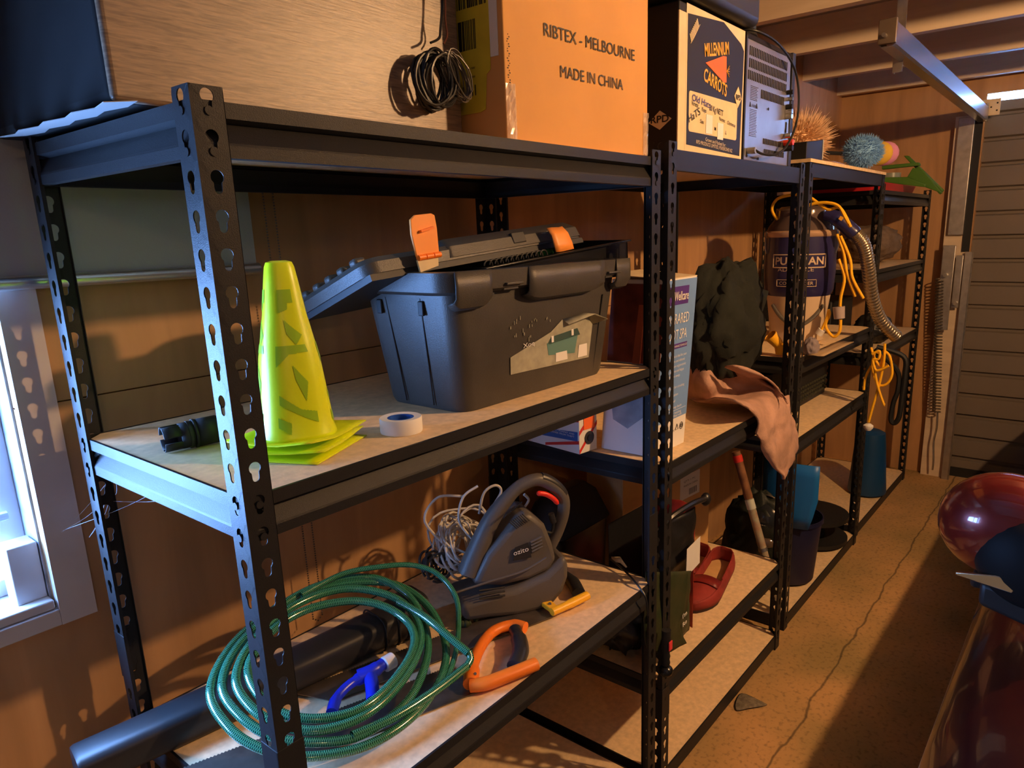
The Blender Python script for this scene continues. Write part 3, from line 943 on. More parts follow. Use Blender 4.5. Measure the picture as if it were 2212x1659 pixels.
# latches
a = Vector((0.443, 0.124, 1.607)); b_ = Vector((0.516, 0.124, 1.613))
lf = frame3(a, b_ - a, (0, 0, 1)); 
lt = part('latch', MB().rings([[lf(x, z, y) for x, z in ((.0, .0), (.030, .0), (.056, .0), (.058, .045), (.056, .069), (.048, .073), (.008, .073), (-.004, .066), (-.006, .04))] for y in (-.001, .004)]), M_ORANGE2, tb, bevel=.0015)
part('latch_catch_bar', MB().prism([lf(.012, .042, .003), lf(.044, .046, .003), lf(.044, .050, .003), lf(.012, .046, .003)], lf(0, 0, .008) - lf(0, 0, 0)), M_ORANGE, lt)
mb = MB()
for k in range(3): mb.tube([lf(.002 + .019 * k, -.002, .004), lf(.002 + .019 * k + .017, -.002, .004)], .0055, 12)
part('latch_hinge', mb, M_ORANGE, lt, smooth=True)
part('hinge_seat', MB().prism([lf(.004, -.028, .0), lf(.05, -.022, .0), lf(.052, -.006, .0), lf(.0, -.006, .0)], lf(0, 0, .004) - lf(0, 0, 0)), M_CREAM, tb)
P = [[(0.832, 0.124, 1.653), (0.849, 0.124, 1.654), (0.875, 0.124, 1.654), (0.888, 0.124, 1.656)], [(0.838, 0.115, 1.637), (0.852, 0.112, 1.638), (0.88, 0.112, 1.64), (0.898, 0.115, 1.642)], [(0.838, 0.109, 1.618), (0.853, 0.106, 1.618), (0.884, 0.106, 1.62), (0.905, 0.109, 1.621)], [(0.839, 0.105, 1.601), (0.855, 0.104, 1.601), (0.887, 0.104, 1.604), (0.906, 0.105, 1.606)]]
part('latch', MB().grid(P), M_ORANGE2, tb, smooth=True, solid=.003)
# lifted inner tray with junk in it
a = Vector((0.597, 0.1, 1.58)); b_ = Vector((1.131, 0.1, 1.621))
tf_ = frame3(a, b_ - a, (0, 1, 0)); tl = (b_ - a).length
part('inner_tray', fbox(fbox(fbox(fbox(fbox(MB(), tf_, (0, 0, -.05), (tl, .004, .0)), tf_, (0, .17, -.05), (tl, .174, 0)), tf_, (0, 0, -.05), (.004, .17, 0)), tf_, (tl - .004, 0, -.05), (tl, .17, 0)), tf_, (0, 0, -.052), (tl, .17, -.048)), M_GLOSSBLACK, tb)
part('tray_lip', fbox(MB(), tf_, (-.004, -.010, -.004), (tl + .004, .004, .0)), M_GLOSSBLACK, tb, bevel=.001)
mb = MB()
for k in range(12):
    p = a + (b_ - a) * (k * .03) + Vector((-.0, -.012, .004))
    mb.tube([p + Vector((.012 * math.cos(t), 0, .010 * math.sin(t))) for t in [PI * q / 8 for q in range(9)]], .0018, 6)
cw = part('spiral_wrap', mb, M_BLACK, smooth=True)
tag(cw, 'black spiral cable wrap lying along the open edge of the tool box tray', 'cable wrap')
gs = part('small_item', MB().ball((0.866, 0.16, 1.599), .018, 12, (1.6, 1, .6)), mat('green rubber', (.03, .22, .04), rough=.5), smooth=True)
tag(gs, 'small green item showing in the gap under the tool box lid', 'small item')
# torn product label
M_LABEL = mat('grubby torn paper label', (.34, .33, .25), rough=.7, var=.15, scale=50)
fy = lambda u_: u_
lp = [(0.628, 0.066, 1.399), (0.63, 0.07, 1.363), (0.911, 0.07, 1.357), (0.919, 0.063, 1.434), (0.883, 0.062, 1.464), (0.8, 0.062, 1.458), (0.76, 0.063, 1.435)]
def onface(p):
    p = Vector(p); t = (p.z - (ZM + .01)) / (1.535 - ZM - .01)
    p.y = .0755 + (.0575 - .0755) * t - .0012
    return p
lb_ = part('torn_label', MB().prism([onface(p) for p in lp], (0, -.0006, 0)), M_LABEL, tb, label='torn product label with a small picture of the box')
part('curled_flap', MB().grid([[onface((0.8, 0.062, 1.458)), onface((0.883, 0.062, 1.464)) + Vector((0, -.002, 0)), onface((0.92, 0.062, 1.434))], [onface((0.811, 0.062, 1.446)) + Vector((0, -.012, 0)), onface((0.898, 0.062, 1.455)) + Vector((0, -.022, .006)), onface((0.955, 0.062, 1.441)) + Vector((0, -.020, .002))]]), M_LABEL, lb_, smooth=True, solid=.0008)
pq = [onface(p) for p in ((0.747, 0.065, 1.412), (0.861, 0.063, 1.418), (0.852, 0.066, 1.376), (0.755, 0.067, 1.385))]
part('label_picture', MB().prism([p + Vector((0, -.0008, 0)) for p in pq], (0, -.0004, 0)), mat('printed green grey picture', (.10, .22, .20), rough=.7), lb_)
pq = [onface(p) for p in ((0.761, 0.065, 1.424), (0.858, 0.063, 1.432), (0.87, 0.066, 1.416), (0.748, 0.067, 1.408))]
part('label_picture_lid', MB().prism([p + Vector((0, -.0008, 0)) for p in pq], (0, -.0004, 0)), mat('printed dark green lid', (.03, .07, .065), rough=.7), lb_)
for q in ((0.766, 0.065, 1.421), (0.839, 0.065, 1.427)):
    part('label_picture_latch', MB().box(onface(q) + Vector((0, -.0015, -.002)), (.008, .0006, .014)), M_WHITEINK, lb_)
pq = [onface(p) for p in ((0.78, 0.065, 1.386), (0.821, 0.063, 1.386), (0.825, 0.066, 1.366), (0.781, 0.067, 1.366))]
part('label_badge', MB().prism([p + Vector((0, -.0014, 0)) for p in pq], (0, -.0003, 0)), M_WHITEINK, lb_)
pq = [onface(p) for p in ((0.867, 0.065, 1.392), (0.899, 0.063, 1.392), (0.902, 0.066, 1.363), (0.865, 0.067, 1.363))]
part('label_barcode', MB().prism([p + Vector((0, -.0014, 0)) for p in pq], (0, -.0003, 0)), M_WHITEINK, lb_)
o_ = text('label_print', 'Xoq', onface((0.667, 0.066, 1.413)) + Vector((0, -.001, 0)), onface((0.703, 0.066, 1.415)) + Vector((0, -.001, 0)), M_WHITEINK, lb_, h=.009)
mb = MB()
rr = random.Random(4)
for q in [(0.631, 0.06, 1.465), (0.649, 0.06, 1.473), (0.664, 0.06, 1.447), (0.686, 0.06, 1.434), (0.638, 0.06, 1.442), (0.709, 0.06, 1.466), (0.748, 0.06, 1.464), (0.693, 0.06, 1.46)]:
    p = onface(q)
    for k in range(3):
        mb.box(p + Vector((rr.uniform(-.008, .008), -.0003, rr.uniform(-.006, .006))), (.0015, .0006, rr.uniform(.003, .009)))
part('label_residue', mb, M_LABEL, tb)

# ============================================================= LOW SHELF OF THE NEAREST UNIT
ZL = Z1L - .0003
# --- blower
bn = Vector((.5, .866, 0)).normalized()
bl_ = thing('leaf_blower', 'dark grey electric leaf blower with a red trigger lying on the low shelf', 'leaf blower', (.86, .22, ZL))
def slab(name, px, t0, t1, m, parent, bev, sub=0):
    pts = [Vector(p) for p in px]
    for p in pts: p.z = max(p.z, ZL + .0012)
    m_ = MB().prism([p - bn * t0 for p in pts], bn * (t0 + t1))
    return part(name, m_, m, parent, smooth=True, bevel=bev, sub=sub, angle=50)
def Bp(x, y): pass
lower = [(0.659, 0.311, 0.782), (0.717, 0.278, 0.791), (0.786, 0.238, 0.795), (0.852, 0.2, 0.816), (0.883, 0.182, 0.843), (0.899, 0.173, 0.857), (0.906, 0.169, 0.827), (0.905, 0.17, 0.795), (0.891, 0.177, 0.756), (0.863, 0.194, 0.724), (0.833, 0.211, 0.714), (0.783, 0.24, 0.718), (0.719, 0.277, 0.731), (0.667, 0.307, 0.735)]
slab('fan_housing', lower, .066, .066, M_GREYP, bl_, .042)
motor = [(0.69, 0.293, 0.822), (0.726, 0.272, 0.894), (0.766, 0.25, 0.938), (0.801, 0.229, 0.979), (0.825, 0.216, 0.981), (0.857, 0.197, 0.943), (0.873, 0.188, 0.89), (0.882, 0.183, 0.846), (0.863, 0.193, 0.819), (0.819, 0.219, 0.806), (0.754, 0.256, 0.804)]
slab('motor_cover', motor, .056, .056, M_GREYP, bl_, .028)
hp = [(0.683, 0.278, 0.838), (0.709, 0.263, 0.903), (0.737, 0.247, 0.964), (0.772, 0.226, 1.011), (0.806, 0.207, 1.041), (0.844, 0.184, 1.051), (0.878, 0.165, 1.031), (0.902, 0.151, 0.996), (0.904, 0.15, 0.954), (0.891, 0.158, 0.906), (0.872, 0.168, 0.866)]
cp = curve_pts(hp, 5)
rs = []
for i in range(len(cp)):
    t = i / (len(cp) - 1)
    rs.append(.030 - .014 * min(1, t / .35) if t < .35 else (.016 if t < .8 else .016 - .003 * (t - .8) / .2))
hd = part('handle', MB().tube(cp, rs, 16), M_GREYP, bl_, smooth=True)
cp2 = cp[int(len(cp) * .52):int(len(cp) * .72)]
part('grip_cap', MB().tube([p + Vector((.001, 0, .0035)) for p in cp2], .0155, 16), M_DGREYP, hd, smooth=True)
part('trigger', MB().tube(curve_pts([(0.833, 0.176, 1.02), (0.852, 0.165, 1.014), (0.87, 0.155, 0.999), (0.88, 0.149, 0.983)], 5), [.004] + [.0065] * 13 + [.005, .004], 10), mat('red plastic', (.85, .035, .02), rough=.35), bl_, smooth=True)
part('speed_dial', MB().cyl((0.867, 0.161, 0.958), (0.873, 0.158, 0.934), .008, n=12), M_DGREYP, bl_, smooth=True)
part('cord_clip', MB().tube(curve_pts([(0.853, 0.17, 0.913), (0.868, 0.161, 0.908), (0.873, 0.158, 0.932)], 4), .004, 8), M_BLACK, bl_, smooth=True)
mb = MB()
for k in range(8):
    mb.tube([Vector((0.732, 0.199, 0.984)) + Vector((.0068 * k, -.0012 * k, .0024 * k)), Vector((0.739, 0.195, 0.993)) + Vector((.0068 * k, -.0012 * k, .0024 * k))], .0016, 6)
for k in range(8):
    a0 = Vector((0.744, 0.192, 0.972)); a1 = Vector((0.76, 0.183, 0.951)); dd = Vector((0.773, 0.176, 0.986)) - a0
    mb.tube([a0 + dd * k / 7, a1 + dd * k / 7], .0016, 6)
part('vent_slots', mb, M_INK, bl_)
lg = [(0.747, 0.19, 0.87), (0.789, 0.165, 0.87), (0.782, 0.169, 0.91), (0.754, 0.186, 0.903)]
pl_ = part('logo_plate', MB().prism(lg, bn * -.002), M_INK, bl_)
text('logo', 'ozito', (0.748, 0.186, 0.884), (0.782, 0.167, 0.889), M_WHITEINK, pl_, h=.0125, bold=.004)
for k in range(4):
    a0 = Vector((0.788, 0.165, 0.909)) + Vector((.001 * k, 0, -.0085 * k)); a1 = Vector((0.813, 0.15, 0.918)) + Vector((.001 * k, 0, -.0085 * k))
    part('side_louvre', MB().tube([a0, a1], .0032, 8), M_GREYP, bl_, smooth=True)
for (p_, q_) in [((0.641, 0.242, 0.827), (0.838, 0.128, 0.871))]:
    part('seam_ridge', MB().tube(curve_pts([(0.616, 0.256, 0.822), (0.691, 0.213, 0.832), (0.763, 0.171, 0.841), (0.817, 0.14, 0.864)], 5), .003, 8), M_GREYP, bl_, smooth=True)
for k in range(3):
    part('intake_slot', MB().tube(curve_pts([Vector(q_) + Vector((0, 0, -.011 * k)) for q_ in ((0.665, 0.228, 0.814), (0.695, 0.211, 0.811), (0.721, 0.196, 0.809))], 4), .0022, 6), M_INK, bl_)
# nozzle tube
f = frame3((-.135, .450, ZL + .001), (.76, -.105, 0), (0, 1, 0))
mb = MB()
rg = []
for s, w_, h_, zc in [(0, .040, .062, .032), (.006, .042, .066, .033), (.45, .045, .072, .036), (.62, .047, .078, .040), (.66, .049, .086, .046), (.72, .055, .09, .055)]:
    q = []
    for k in range(32):
        a = 2 * PI * k / 32
        cx_, sx_ = math.cos(a), math.sin(a)
        ex_ = .55
        q.append(f(s, w_ * math.copysign(abs(cx_) ** ex_, cx_), zc + h_ / 2 * math.copysign(abs(sx_) ** ex_, sx_)))
    rg.append(q)
mb.rings(rg)
bt = thing('blower_tube', 'long flattened black blower tube lying along the low shelf under the green hose', 'blower tube', (.2, .4, ZL))
part('tube', mb, M_DGREYP, bt, smooth=True, angle=60)
for s in (.60, .635, .66):
    q = [f(s, .050 * math.copysign(abs(math.cos(2 * PI * k / 32)) ** .55, math.cos(2 * PI * k / 32)), .041 + .0415 * math.copysign(abs(math.sin(2 * PI * k / 32)) ** .55, math.sin(2 * PI * k / 32))) for k in range(32)]
    part('collar_ring', MB().tube(q + [q[0]], .0022, 6, cap=False), M_DGREYP, bt, smooth=True)

# --- white extension cord heaped behind the blower
ec = thing('cord_heap', 'tangled heap of off white extension cord behind the leaf blower', 'cord', (.80, .42, ZL))
rr = random.Random(21)
mb = MB()
cen = Vector((0.773, 0.375, 0.869))
for k in range(26):
    r = rr.uniform(.045, .085); c = cen + Vector((rr.uniform(-.035, .045), rr.uniform(-.02, .05), rr.uniform(-.05, .01)))
    ax = Vector((rr.uniform(-.5, .5), rr.uniform(-1, -.4), rr.uniform(.2, .9))).normalized()
    u = ax.orthogonal().normalized(); v = ax.cross(u)
    ph = rr.uniform(0, 6)
    el = rr.uniform(.6, 1.0)
    pts = [c + (u * math.cos(t + ph) + v * el * math.sin(t + ph)) * r * (1 + .1 * math.sin(3 * t + k)) for t in [2 * PI * i / 26 * .93 for i in range(27)]]
    pts = [Vector((p.x, min(p.y, .555), max(p.z, ZL + .004))) for p in pts]
    mb.tube(pts, .0032, 6)
for lo in ([(0.79, 0.336, 0.944), (0.803, 0.328, 0.998), (0.83, 0.312, 1.014), (0.843, 0.305, 0.994), (0.817, 0.32, 0.951)],
           [(0.758, 0.334, 0.885), (0.731, 0.35, 0.942), (0.742, 0.343, 1.002), (0.777, 0.323, 1.026)],
           [(0.705, 0.375, 0.875), (0.661, 0.4, 0.954), (0.692, 0.382, 1.009), (0.749, 0.35, 1.002)],
           [(0.84, 0.227, 0.967), (0.852, 0.22, 0.987), (0.842, 0.226, 1.004)]):
    mb.tube(curve_pts(lo, 8), .0035, 8)
part('cord_loops', mb, M_CABLEW, ec, smooth=True)
mb = MB()
for k in range(9):
    c = Vector((0.705, 0.405, 0.822)) + Vector((rr.uniform(-.03, .02), rr.uniform(-.02, .03), rr.uniform(-.02, .01)))
    ax = Vector((rr.uniform(-.5, .5), -.8, rr.uniform(.2, .9))).normalized(); u = ax.orthogonal().normalized(); v = ax.cross(u)
    r = rr.uniform(.018, .034)
    mb.tube([c + (u * math.cos(t) + v * math.sin(t)) * r for t in [2 * PI * i / 18 for i in range(18)]], .0034, 6)
tag(part('power_lead', mb, mat('dark grey lead', (.05, .05, .05), rough=.5), smooth=True), 'dark grey power lead bunched below the off white cord heap', 'lead')

# --- green garden hose, coiled
M_HOSE = bpy.data.materials.new('braided green hose'); M_HOSE.use_nodes = True
nt = M_HOSE.node_tree; b = nt.nodes['Principled BSDF']
b.inputs['Roughness'].default_value = .16; b.inputs['Coat Weight'].default_value = .6; b.inputs['Coat Roughness'].default_value = .08
uvn = nt.nodes.new('ShaderNodeUVMap'); sepn = nt.nodes.new('ShaderNodeSeparateXYZ'); nt.links.new(uvn.outputs[0], sepn.inputs[0])
def mth(op, a, b2=None, c=None):
    n_ = nt.nodes.new('ShaderNodeMath'); n_.operation = op
    for i, q in enumerate((a, b2, c)):
        if q is None: continue
        if isinstance(q, (int, float)): n_.inputs[i].default_value = q
        else: nt.links.new(q, n_.inputs[i])
    return n_.outputs[0]
Uc, Vc = sepn.outputs[0], sepn.outputs[1]
l1 = mth('SINE', mth('ADD', mth('MULTIPLY', Uc, 2 * PI * 4), mth('MULTIPLY', Vc, 2 * PI * 260)))
l2 = mth('SINE', mth('SUBTRACT', mth('MULTIPLY', Uc, 2 * PI * 4), mth('MULTIPLY', Vc, 2 * PI * 260)))
mxn = mth('MAXIMUM', l1, l2)
st = mth('GREATER_THAN', mxn, .80)
cm = nt.nodes.new('ShaderNodeMix'); cm.data_type = 'RGBA'
cm.inputs[6].default_value = (.004, .055, .036, 1); cm.inputs[7].default_value = (.09, .40, .22, 1)
nt.links.new(st, cm.inputs[0]); nt.links.new(cm.outputs[2], b.inputs['Base Color'])
def uv_tube(mb, pts, r, n, L0=0.0):
    """tube with lengthwise uv (v in metres)"""
    bm = mb.bm
    uvl = bm.loops.layers.uv.verify()
    pts = [Vector(p) for p in pts]
    prev = None; up = None; L = L0
    rs = r if isinstance(r, list) else [r] * len(pts)
    for i, p in enumerate(pts):
        a = pts[max(0, i - 1)]; c = pts[min(len(pts) - 1, i + 1)]
        t = (c - a).normalized()
        if up is None: up = Vector((0, 0, 1))
        sd = t.cross(up).normalized(); up = sd.cross(t).normalized()
        ring = [bm.verts.new(p + (sd * math.cos(2 * PI * k / n) + up * math.sin(2 * PI * k / n)) * rs[i]) for k in range(n)]
        if prev:
            L1 = L + (p - pts[i - 1]).length
            for k in range(n):
                j = (k + 1) % n
                fc = bm.faces.new((prev[k], prev[j], ring[j], ring[k]))
                for lp_, uv in zip(fc.loops, ((k / n, L), ((k + 1) / n, L), ((k + 1) / n, L1), (k / n, L1))):
                    lp_[uvl].uv = uv
            L = L1
        prev = ring
    return L
gh = thing('garden_hose', 'green braided garden hose coiled on the low shelf and leaning on the blower tube', 'garden hose', (.35, .25, ZL))
mb = MB()
K = .34
loops = [((455, 1488), (655, 1632), (955, 1420), (735, 1262)), ((481, 1480), (670, 1600), (925, 1400), (760, 1252)), ((510, 1470), (680, 1572), (912, 1390), (750, 1278)), ((534, 1455), (690, 1548), (903, 1375), (745, 1302))]
HL = [
 [(0.068, 0.35, 0.836), (0.052, 0.261, 0.805), (0.073, 0.188, 0.781), (0.121, 0.133, 0.762), (0.21, 0.088, 0.747), (0.315, 0.082, 0.745), (0.419, 0.112, 0.755), (0.498, 0.175, 0.776), (0.545, 0.277, 0.811), (0.529, 0.376, 0.845), (0.429, 0.443, 0.867), (0.303, 0.461, 0.874), (0.163, 0.425, 0.861)],
 [(0.085, 0.339, 0.84), (0.075, 0.261, 0.814), (0.095, 0.193, 0.791), (0.139, 0.144, 0.774), (0.214, 0.104, 0.76), (0.328, 0.108, 0.761), (0.434, 0.164, 0.781), (0.496, 0.239, 0.806), (0.525, 0.324, 0.835), (0.501, 0.407, 0.863), (0.417, 0.451, 0.878), (0.298, 0.452, 0.879), (0.163, 0.406, 0.863)],
 [(0.103, 0.32, 0.848), (0.093, 0.251, 0.824), (0.111, 0.194, 0.805), (0.156, 0.144, 0.788), (0.239, 0.12, 0.78), (0.342, 0.137, 0.786), (0.438, 0.187, 0.803), (0.483, 0.253, 0.825), (0.483, 0.322, 0.848), (0.433, 0.388, 0.871), (0.357, 0.417, 0.881), (0.263, 0.414, 0.88), (0.166, 0.377, 0.867)],
 [(0.129, 0.322, 0.852), (0.115, 0.261, 0.831), (0.129, 0.2, 0.811), (0.175, 0.156, 0.796), (0.244, 0.132, 0.788), (0.328, 0.145, 0.792), (0.415, 0.183, 0.805), (0.453, 0.235, 0.823), (0.447, 0.303, 0.846), (0.403, 0.357, 0.864), (0.324, 0.388, 0.875), (0.247, 0.389, 0.875), (0.178, 0.363, 0.866)],
]
RH = .0088
for ctrl in HL:
    uv_tube(mb, curve_pts(ctrl, 8, closed=True), RH, 14)
# tail that kinks at the orange saw
tail = [(0.198, 0.109, 0.766), (0.281, 0.093, 0.761), (0.385, 0.09, 0.759), (0.48, 0.094, 0.761)]
uv_tube(mb, curve_pts(tail, 8), RH * 1.05, 14)
tail = [(0.484, 0.096, 0.761), (0.498, 0.1, 0.767), (0.503, 0.11, 0.778)]
uv_tube(mb, curve_pts(tail, 5), [RH * .9] * 11, 14)
tail = [(0.499, 0.106, 0.779), (0.494, 0.151, 0.799), (0.491, 0.196, 0.818), (0.489, 0.244, 0.831), (0.479, 0.301, 0.845)]
uv_tube(mb, curve_pts(tail, 8), RH, 14)
tail = [(0.417, 0.097, 0.751), (0.486, 0.136, 0.764), (0.546, 0.182, 0.785), (0.602, 0.243, 0.82), (0.608, 0.308, 0.858), (0.575, 0.359, 0.88), (0.509, 0.396, 0.892), (0.431, 0.433, 0.895), (0.326, 0.439, 0.887)]
uv_tube(mb, curve_pts(tail, 8), RH * .72, 12)
part('hose_coil', mb, M_HOSE, gh, smooth=True, angle=80)

# --- hand saws
M_BLADE = mat('worn saw steel', (.20, .17, .14), rough=.38, metal=.8, var=.2, scale=30)
def blade(name, root, a0, a1, b0, b1, z, teeth):
    """a0-a1 = back edge, b0-b1 = toothed edge"""
    a0, a1, b0, b1 = [Vector((*q, z)) for q in (a0, a1, b0, b1)]
    pts = [a0, a1]
    row = []
    nn = teeth
    d_ = (b0 - b1) / nn
    out = Vector((-d_.y, d_.x, 0)).normalized() * .0035
    if out.dot(b0 - a0) < 0: out = -out
    for i in range(nn):
        row.append(b1 + d_ * i); row.append(b1 + d_ * (i + .5) + out)
    pts += row + [b0]
    return part(name, MB().prism(pts, (0, 0, .0016)), M_BLADE, root)
s1 = thing('hand_saw', 'hand saw with an orange handle and grey grip at the low shelf front', 'hand saw', (.5, .1, ZL), 'hand saws on the low shelf')
blade('saw_blade', s1, (.475, .055), (.0, .225), (.505, .165), (-.03, .345), ZL + .002, 90)
hz = .7345
def zc(lst): return curve_pts(lst, 6)
part('handle_arm', MB().tube(zc([(0.467, 0.071, 0.736), (0.512, 0.109, 0.738), (0.576, 0.146, 0.738), (0.64, 0.166, 0.738), (0.688, 0.15, 0.738), (0.698, 0.115, 0.738)]), [.017] * 6 + [.013] * 19 + [.0145] * 6, 14, flat=.95), M_ORANGE, s1, smooth=True)
part('handle_arm', MB().tube(zc([(0.465, 0.071, 0.734), (0.487, 0.046, 0.737), (0.536, 0.026, 0.738), (0.6, 0.004, 0.738)]), [.0155] * 19, 14, flat=.9), M_ORANGE, s1, smooth=True)
part('grip', MB().tube(zc([(0.675, 0.128, 0.741), (0.643, 0.087, 0.741), (0.608, 0.055, 0.741), (0.565, 0.035, 0.738)]), [.015] * 5 + [.019] * 8 + [.018] * 6, 14, flat=.9), M_DGREYP, s1, smooth=True)
part('screw', MB().cyl((0.484, 0.074, 0.75), (0.481, 0.071, 0.753), .003, n=12), M_BLADE, s1)
s2 = thing('hand_saw', 'hand saw with a yellow and black handle lying partly under the leaf blower', 'hand saw', (.8, .15, ZL), 'hand saws on the low shelf')
blade('saw_blade', s2, (.80, .105), (.27, .275), (.83, .195), (.235, .37), ZL + .005, 100)
part('handle_plate', MB().prism([(0.815, 0.179, 0.731), (0.794, 0.113, 0.731), (0.817, 0.107, 0.731), (0.845, 0.173, 0.731)], (0, 0, .012)), M_YELLOW, s2, bevel=.003)
part('handle_arm', MB().tube(zc([(0.794, 0.11, 0.736), (0.841, 0.098, 0.737), (0.911, 0.085, 0.737)]), [.011] * 7 + [.0125] * 6, 12, flat=.9), M_YELLOW, s2, smooth=True)
part('handle_arm', MB().tube(zc([(0.826, 0.167, 0.736), (0.905, 0.198, 0.737), (0.976, 0.217, 0.737)]), .011, 12, flat=.9), M_YELLOW, s2, smooth=True)
part('grip', MB().tube(zc([(0.966, 0.209, 0.738), (0.947, 0.159, 0.739), (0.905, 0.107, 0.738)]), [.016] * 6 + [.018] * 7, 12, flat=.9), M_BLACK, s2, smooth=True)
part('screw', MB().cyl((0.814, 0.131, 0.743), (0.81, 0.128, 0.745), .004, n=12), M_BLADE, s2)

# --- blue spray gun
M_BLUEG = mat('royal blue plastic', (.012, .03, .62), rough=.3)
sg = thing('spray_gun', 'royal blue hose spray gun with a white collar lying inside the hose coil', 'spray gun', (.3, .2, ZL))
part('barrel', MB().tube(zc([(0.373, 0.228, 0.775), (0.339, 0.226, 0.775), (0.312, 0.238, 0.772)]), [.013] * 4 + [.015] * 9, 14), M_BLUEG, sg, smooth=True)
part('grip', MB().tube(zc([(0.333, 0.228, 0.772), (0.317, 0.201, 0.765), (0.295, 0.171, 0.756)]), [.014] * 13, 14), M_BLUEG, sg, smooth=True)
part('lever', MB().tube(zc([(0.32, 0.232, 0.77), (0.288, 0.235, 0.769), (0.25, 0.226, 0.764), (0.22, 0.201, 0.76)]), [.013] * 4 + [.010] * 9 + [.0115] * 6, 12), M_BLUEG, sg, smooth=True)
part('collar', MB().cyl((0.368, 0.224, 0.775), (0.392, 0.222, 0.776), .0165, n=14), M_WHITE, sg, bevel=.002)
# --- small crumpled black thing near the saws
mb = MB()
rr = random.Random(9)
for k in range(10):
    c = Vector((0.645, 0.261, 0.727)) + Vector((rr.uniform(-.02, .03), rr.uniform(-.015, .02), rr.uniform(0, .008)))
    mb.ball(c, rr.uniform(.005, .009), 8)
tag(part('netting_bundle', mb, mat('dark green netting', (.02, .03, .01), rough=.8), smooth=True), 'small dark crumpled netting beside the orange handled saw', 'netting')

# ============================================================= SECOND UNIT
def text_cyl(name, s, c, r, phi, width, z, h, m, parent, bold=0.0):
    c = Vector(c)
    o = text(name, s, (0, 0, 0), (width, 0, 0), m, parent, h=h, up=(0, 0, 1), off=0, bold=bold)
    for v in o.data.vertices:
        a = phi + (v.co.x - width / 2) / r
        v.co = Vector((c.x + r * math.cos(a), c.y + r * math.sin(a), z + v.co.z))
    return o

# --- carrot carton
M_NAVY = mat('dark navy printed card', (.018, .017, .020), rough=.5, spec=.25)
cc = thing('carrot_carton', 'dark MILLENNIUM CARROTS carton with cream edges on top of the second unit', 'carton', (1.42, .2, 1.83))
part('carton_body', MB().bounds((1.226, .014, 1.8335), (1.612, .36, 2.172)), M_NAVY, cc, bevel=.004)
part('carton_corner_edge', MB().bounds((1.2245, .0125, 1.8335), (1.262, .016, 2.150)), M_CREAM, cc, bevel=.001)
part('carton_front_border', MB().bounds((1.262, .0125, 1.8335), (1.612, .0145, 2.172)), M_CREAM, cc)
pf = part('front_print', MB().prism([(1.270, .0118, 1.850), (1.598, .0118, 1.842), (1.606, .0118, 2.120), (1.585, .0118, 2.135), (1.470, .0118, 2.168), (1.268, .0118, 2.150)], (0, .0006, 0)), M_NAVY, cc)
lp = part('cream_panel', MB().rings([[Vector((p.x, .0112, p.y)) for p in rrect(1.279, 1.572, 1.882, 1.978, .008, 0)], [Vector((p.x, .0118, p.y)) for p in rrect(1.279, 1.572, 1.882, 1.978, .008, 0)]]), M_CREAM, cc)
M_GOLD = mat('golden yellow print', (.80, .42, .03), rough=.5)
M_CARROT = mat('orange carrot print', (.95, .16, .02), rough=.5)
text('print', 'MILLENNIUM', (1.362, .0114, 2.068), (1.506, .0114, 2.096), M_GOLD, pf, h=.030, bold=.02)
text('print', 'CARROTS', (1.356, .0114, 2.012), (1.496, .0114, 1.988), M_GOLD, pf, h=.030, bold=.02)
part('carrot_picture', MB().prism([(1.366, .0105, 2.054), (1.470, .0105, 2.086), (1.490, .0105, 2.088), (1.494, .0105, 2.024), (1.478, .0105, 2.022)], (0, .001, 0)), M_CARROT, pf)
for k in range(5):
    part('carrot_leaf', MB().tube([(1.494, .0108, 2.052), (1.512, .0108, 2.040 + .007 * k)], .0008, 4), M_GOLD, pf)
dm = part('diamond_mark', MB().prism([(1.548, .0105, 1.997), (1.573, .0105, 2.024), (1.598, .0105, 1.995), (1.573, .0105, 1.968)], (0, .001, 0)), M_CREAM, pf)
text('print', 'RPD', (1.556, .0100, 1.989), (1.590, .0100, 1.989), M_INK, dm, h=.013, bold=.02)
# fern leaf mark
fl = part('fern_mark', MB().tube(curve_pts([(1.282, .0108, 2.085), (1.300, .0108, 2.102), (1.330, .0108, 2.136)], 5), .0010, 4), M_CREAM, pf)
for k in range(9):
    p = Vector((1.286 + .0045 * k, .0108, 2.088 + .005 * k))
    part('fern_frond', MB().prism([p, p + Vector((-.010, 0, .018)), p + Vector((-.006, 0, .019)), p + Vector((.003, 0, .003))], (0, .0006, 0)), M_CREAM, fl)
for s_, x0, x1, z, h_, m_ in [('20 Kg NETT', 1.394, 1.478, 1.944, .014, M_INK), ('Variety:', 1.291, 1.330, 1.946, .010, M_INK), ('Koyo', 1.350, 1.376, 1.937, .010, M_INK), ('Nantes:', 1.455, 1.492, 1.925, .009, M_INK),
                              ('Chantenay', 1.507, 1.560, 1.920, .009, M_INK), ('Size:', 1.342, 1.364, 1.908, .009, M_INK), ('M', 1.428, 1.436, 1.897, .009, M_INK), ('LL', 1.494, 1.503, 1.893, .009, M_INK)]:
    text('print', s_, (x0, .0108, z), (x1, .0108, z - .08 * (x1 - x0)), m_, lp, h=h_, bold=.01)
text('handwriting', 'Old Hats', (1.294, .0104, 1.956), (1.398, .0104, 1.948), M_BLUEINK, lp, h=.016)
text('handwriting', 'HaTS', (1.280, .0104, 1.902), (1.342, .0104, 1.928), M_INK, lp, h=.018)
part('sticker', MB().bounds((1.376, .0102, 1.885), (1.414, .0109, 1.932)), M_WHITEINK, lp)
part('sticker', MB().bounds((1.446, .0102, 1.876), (1.482, .0109, 1.918)), M_WHITEINK, lp)
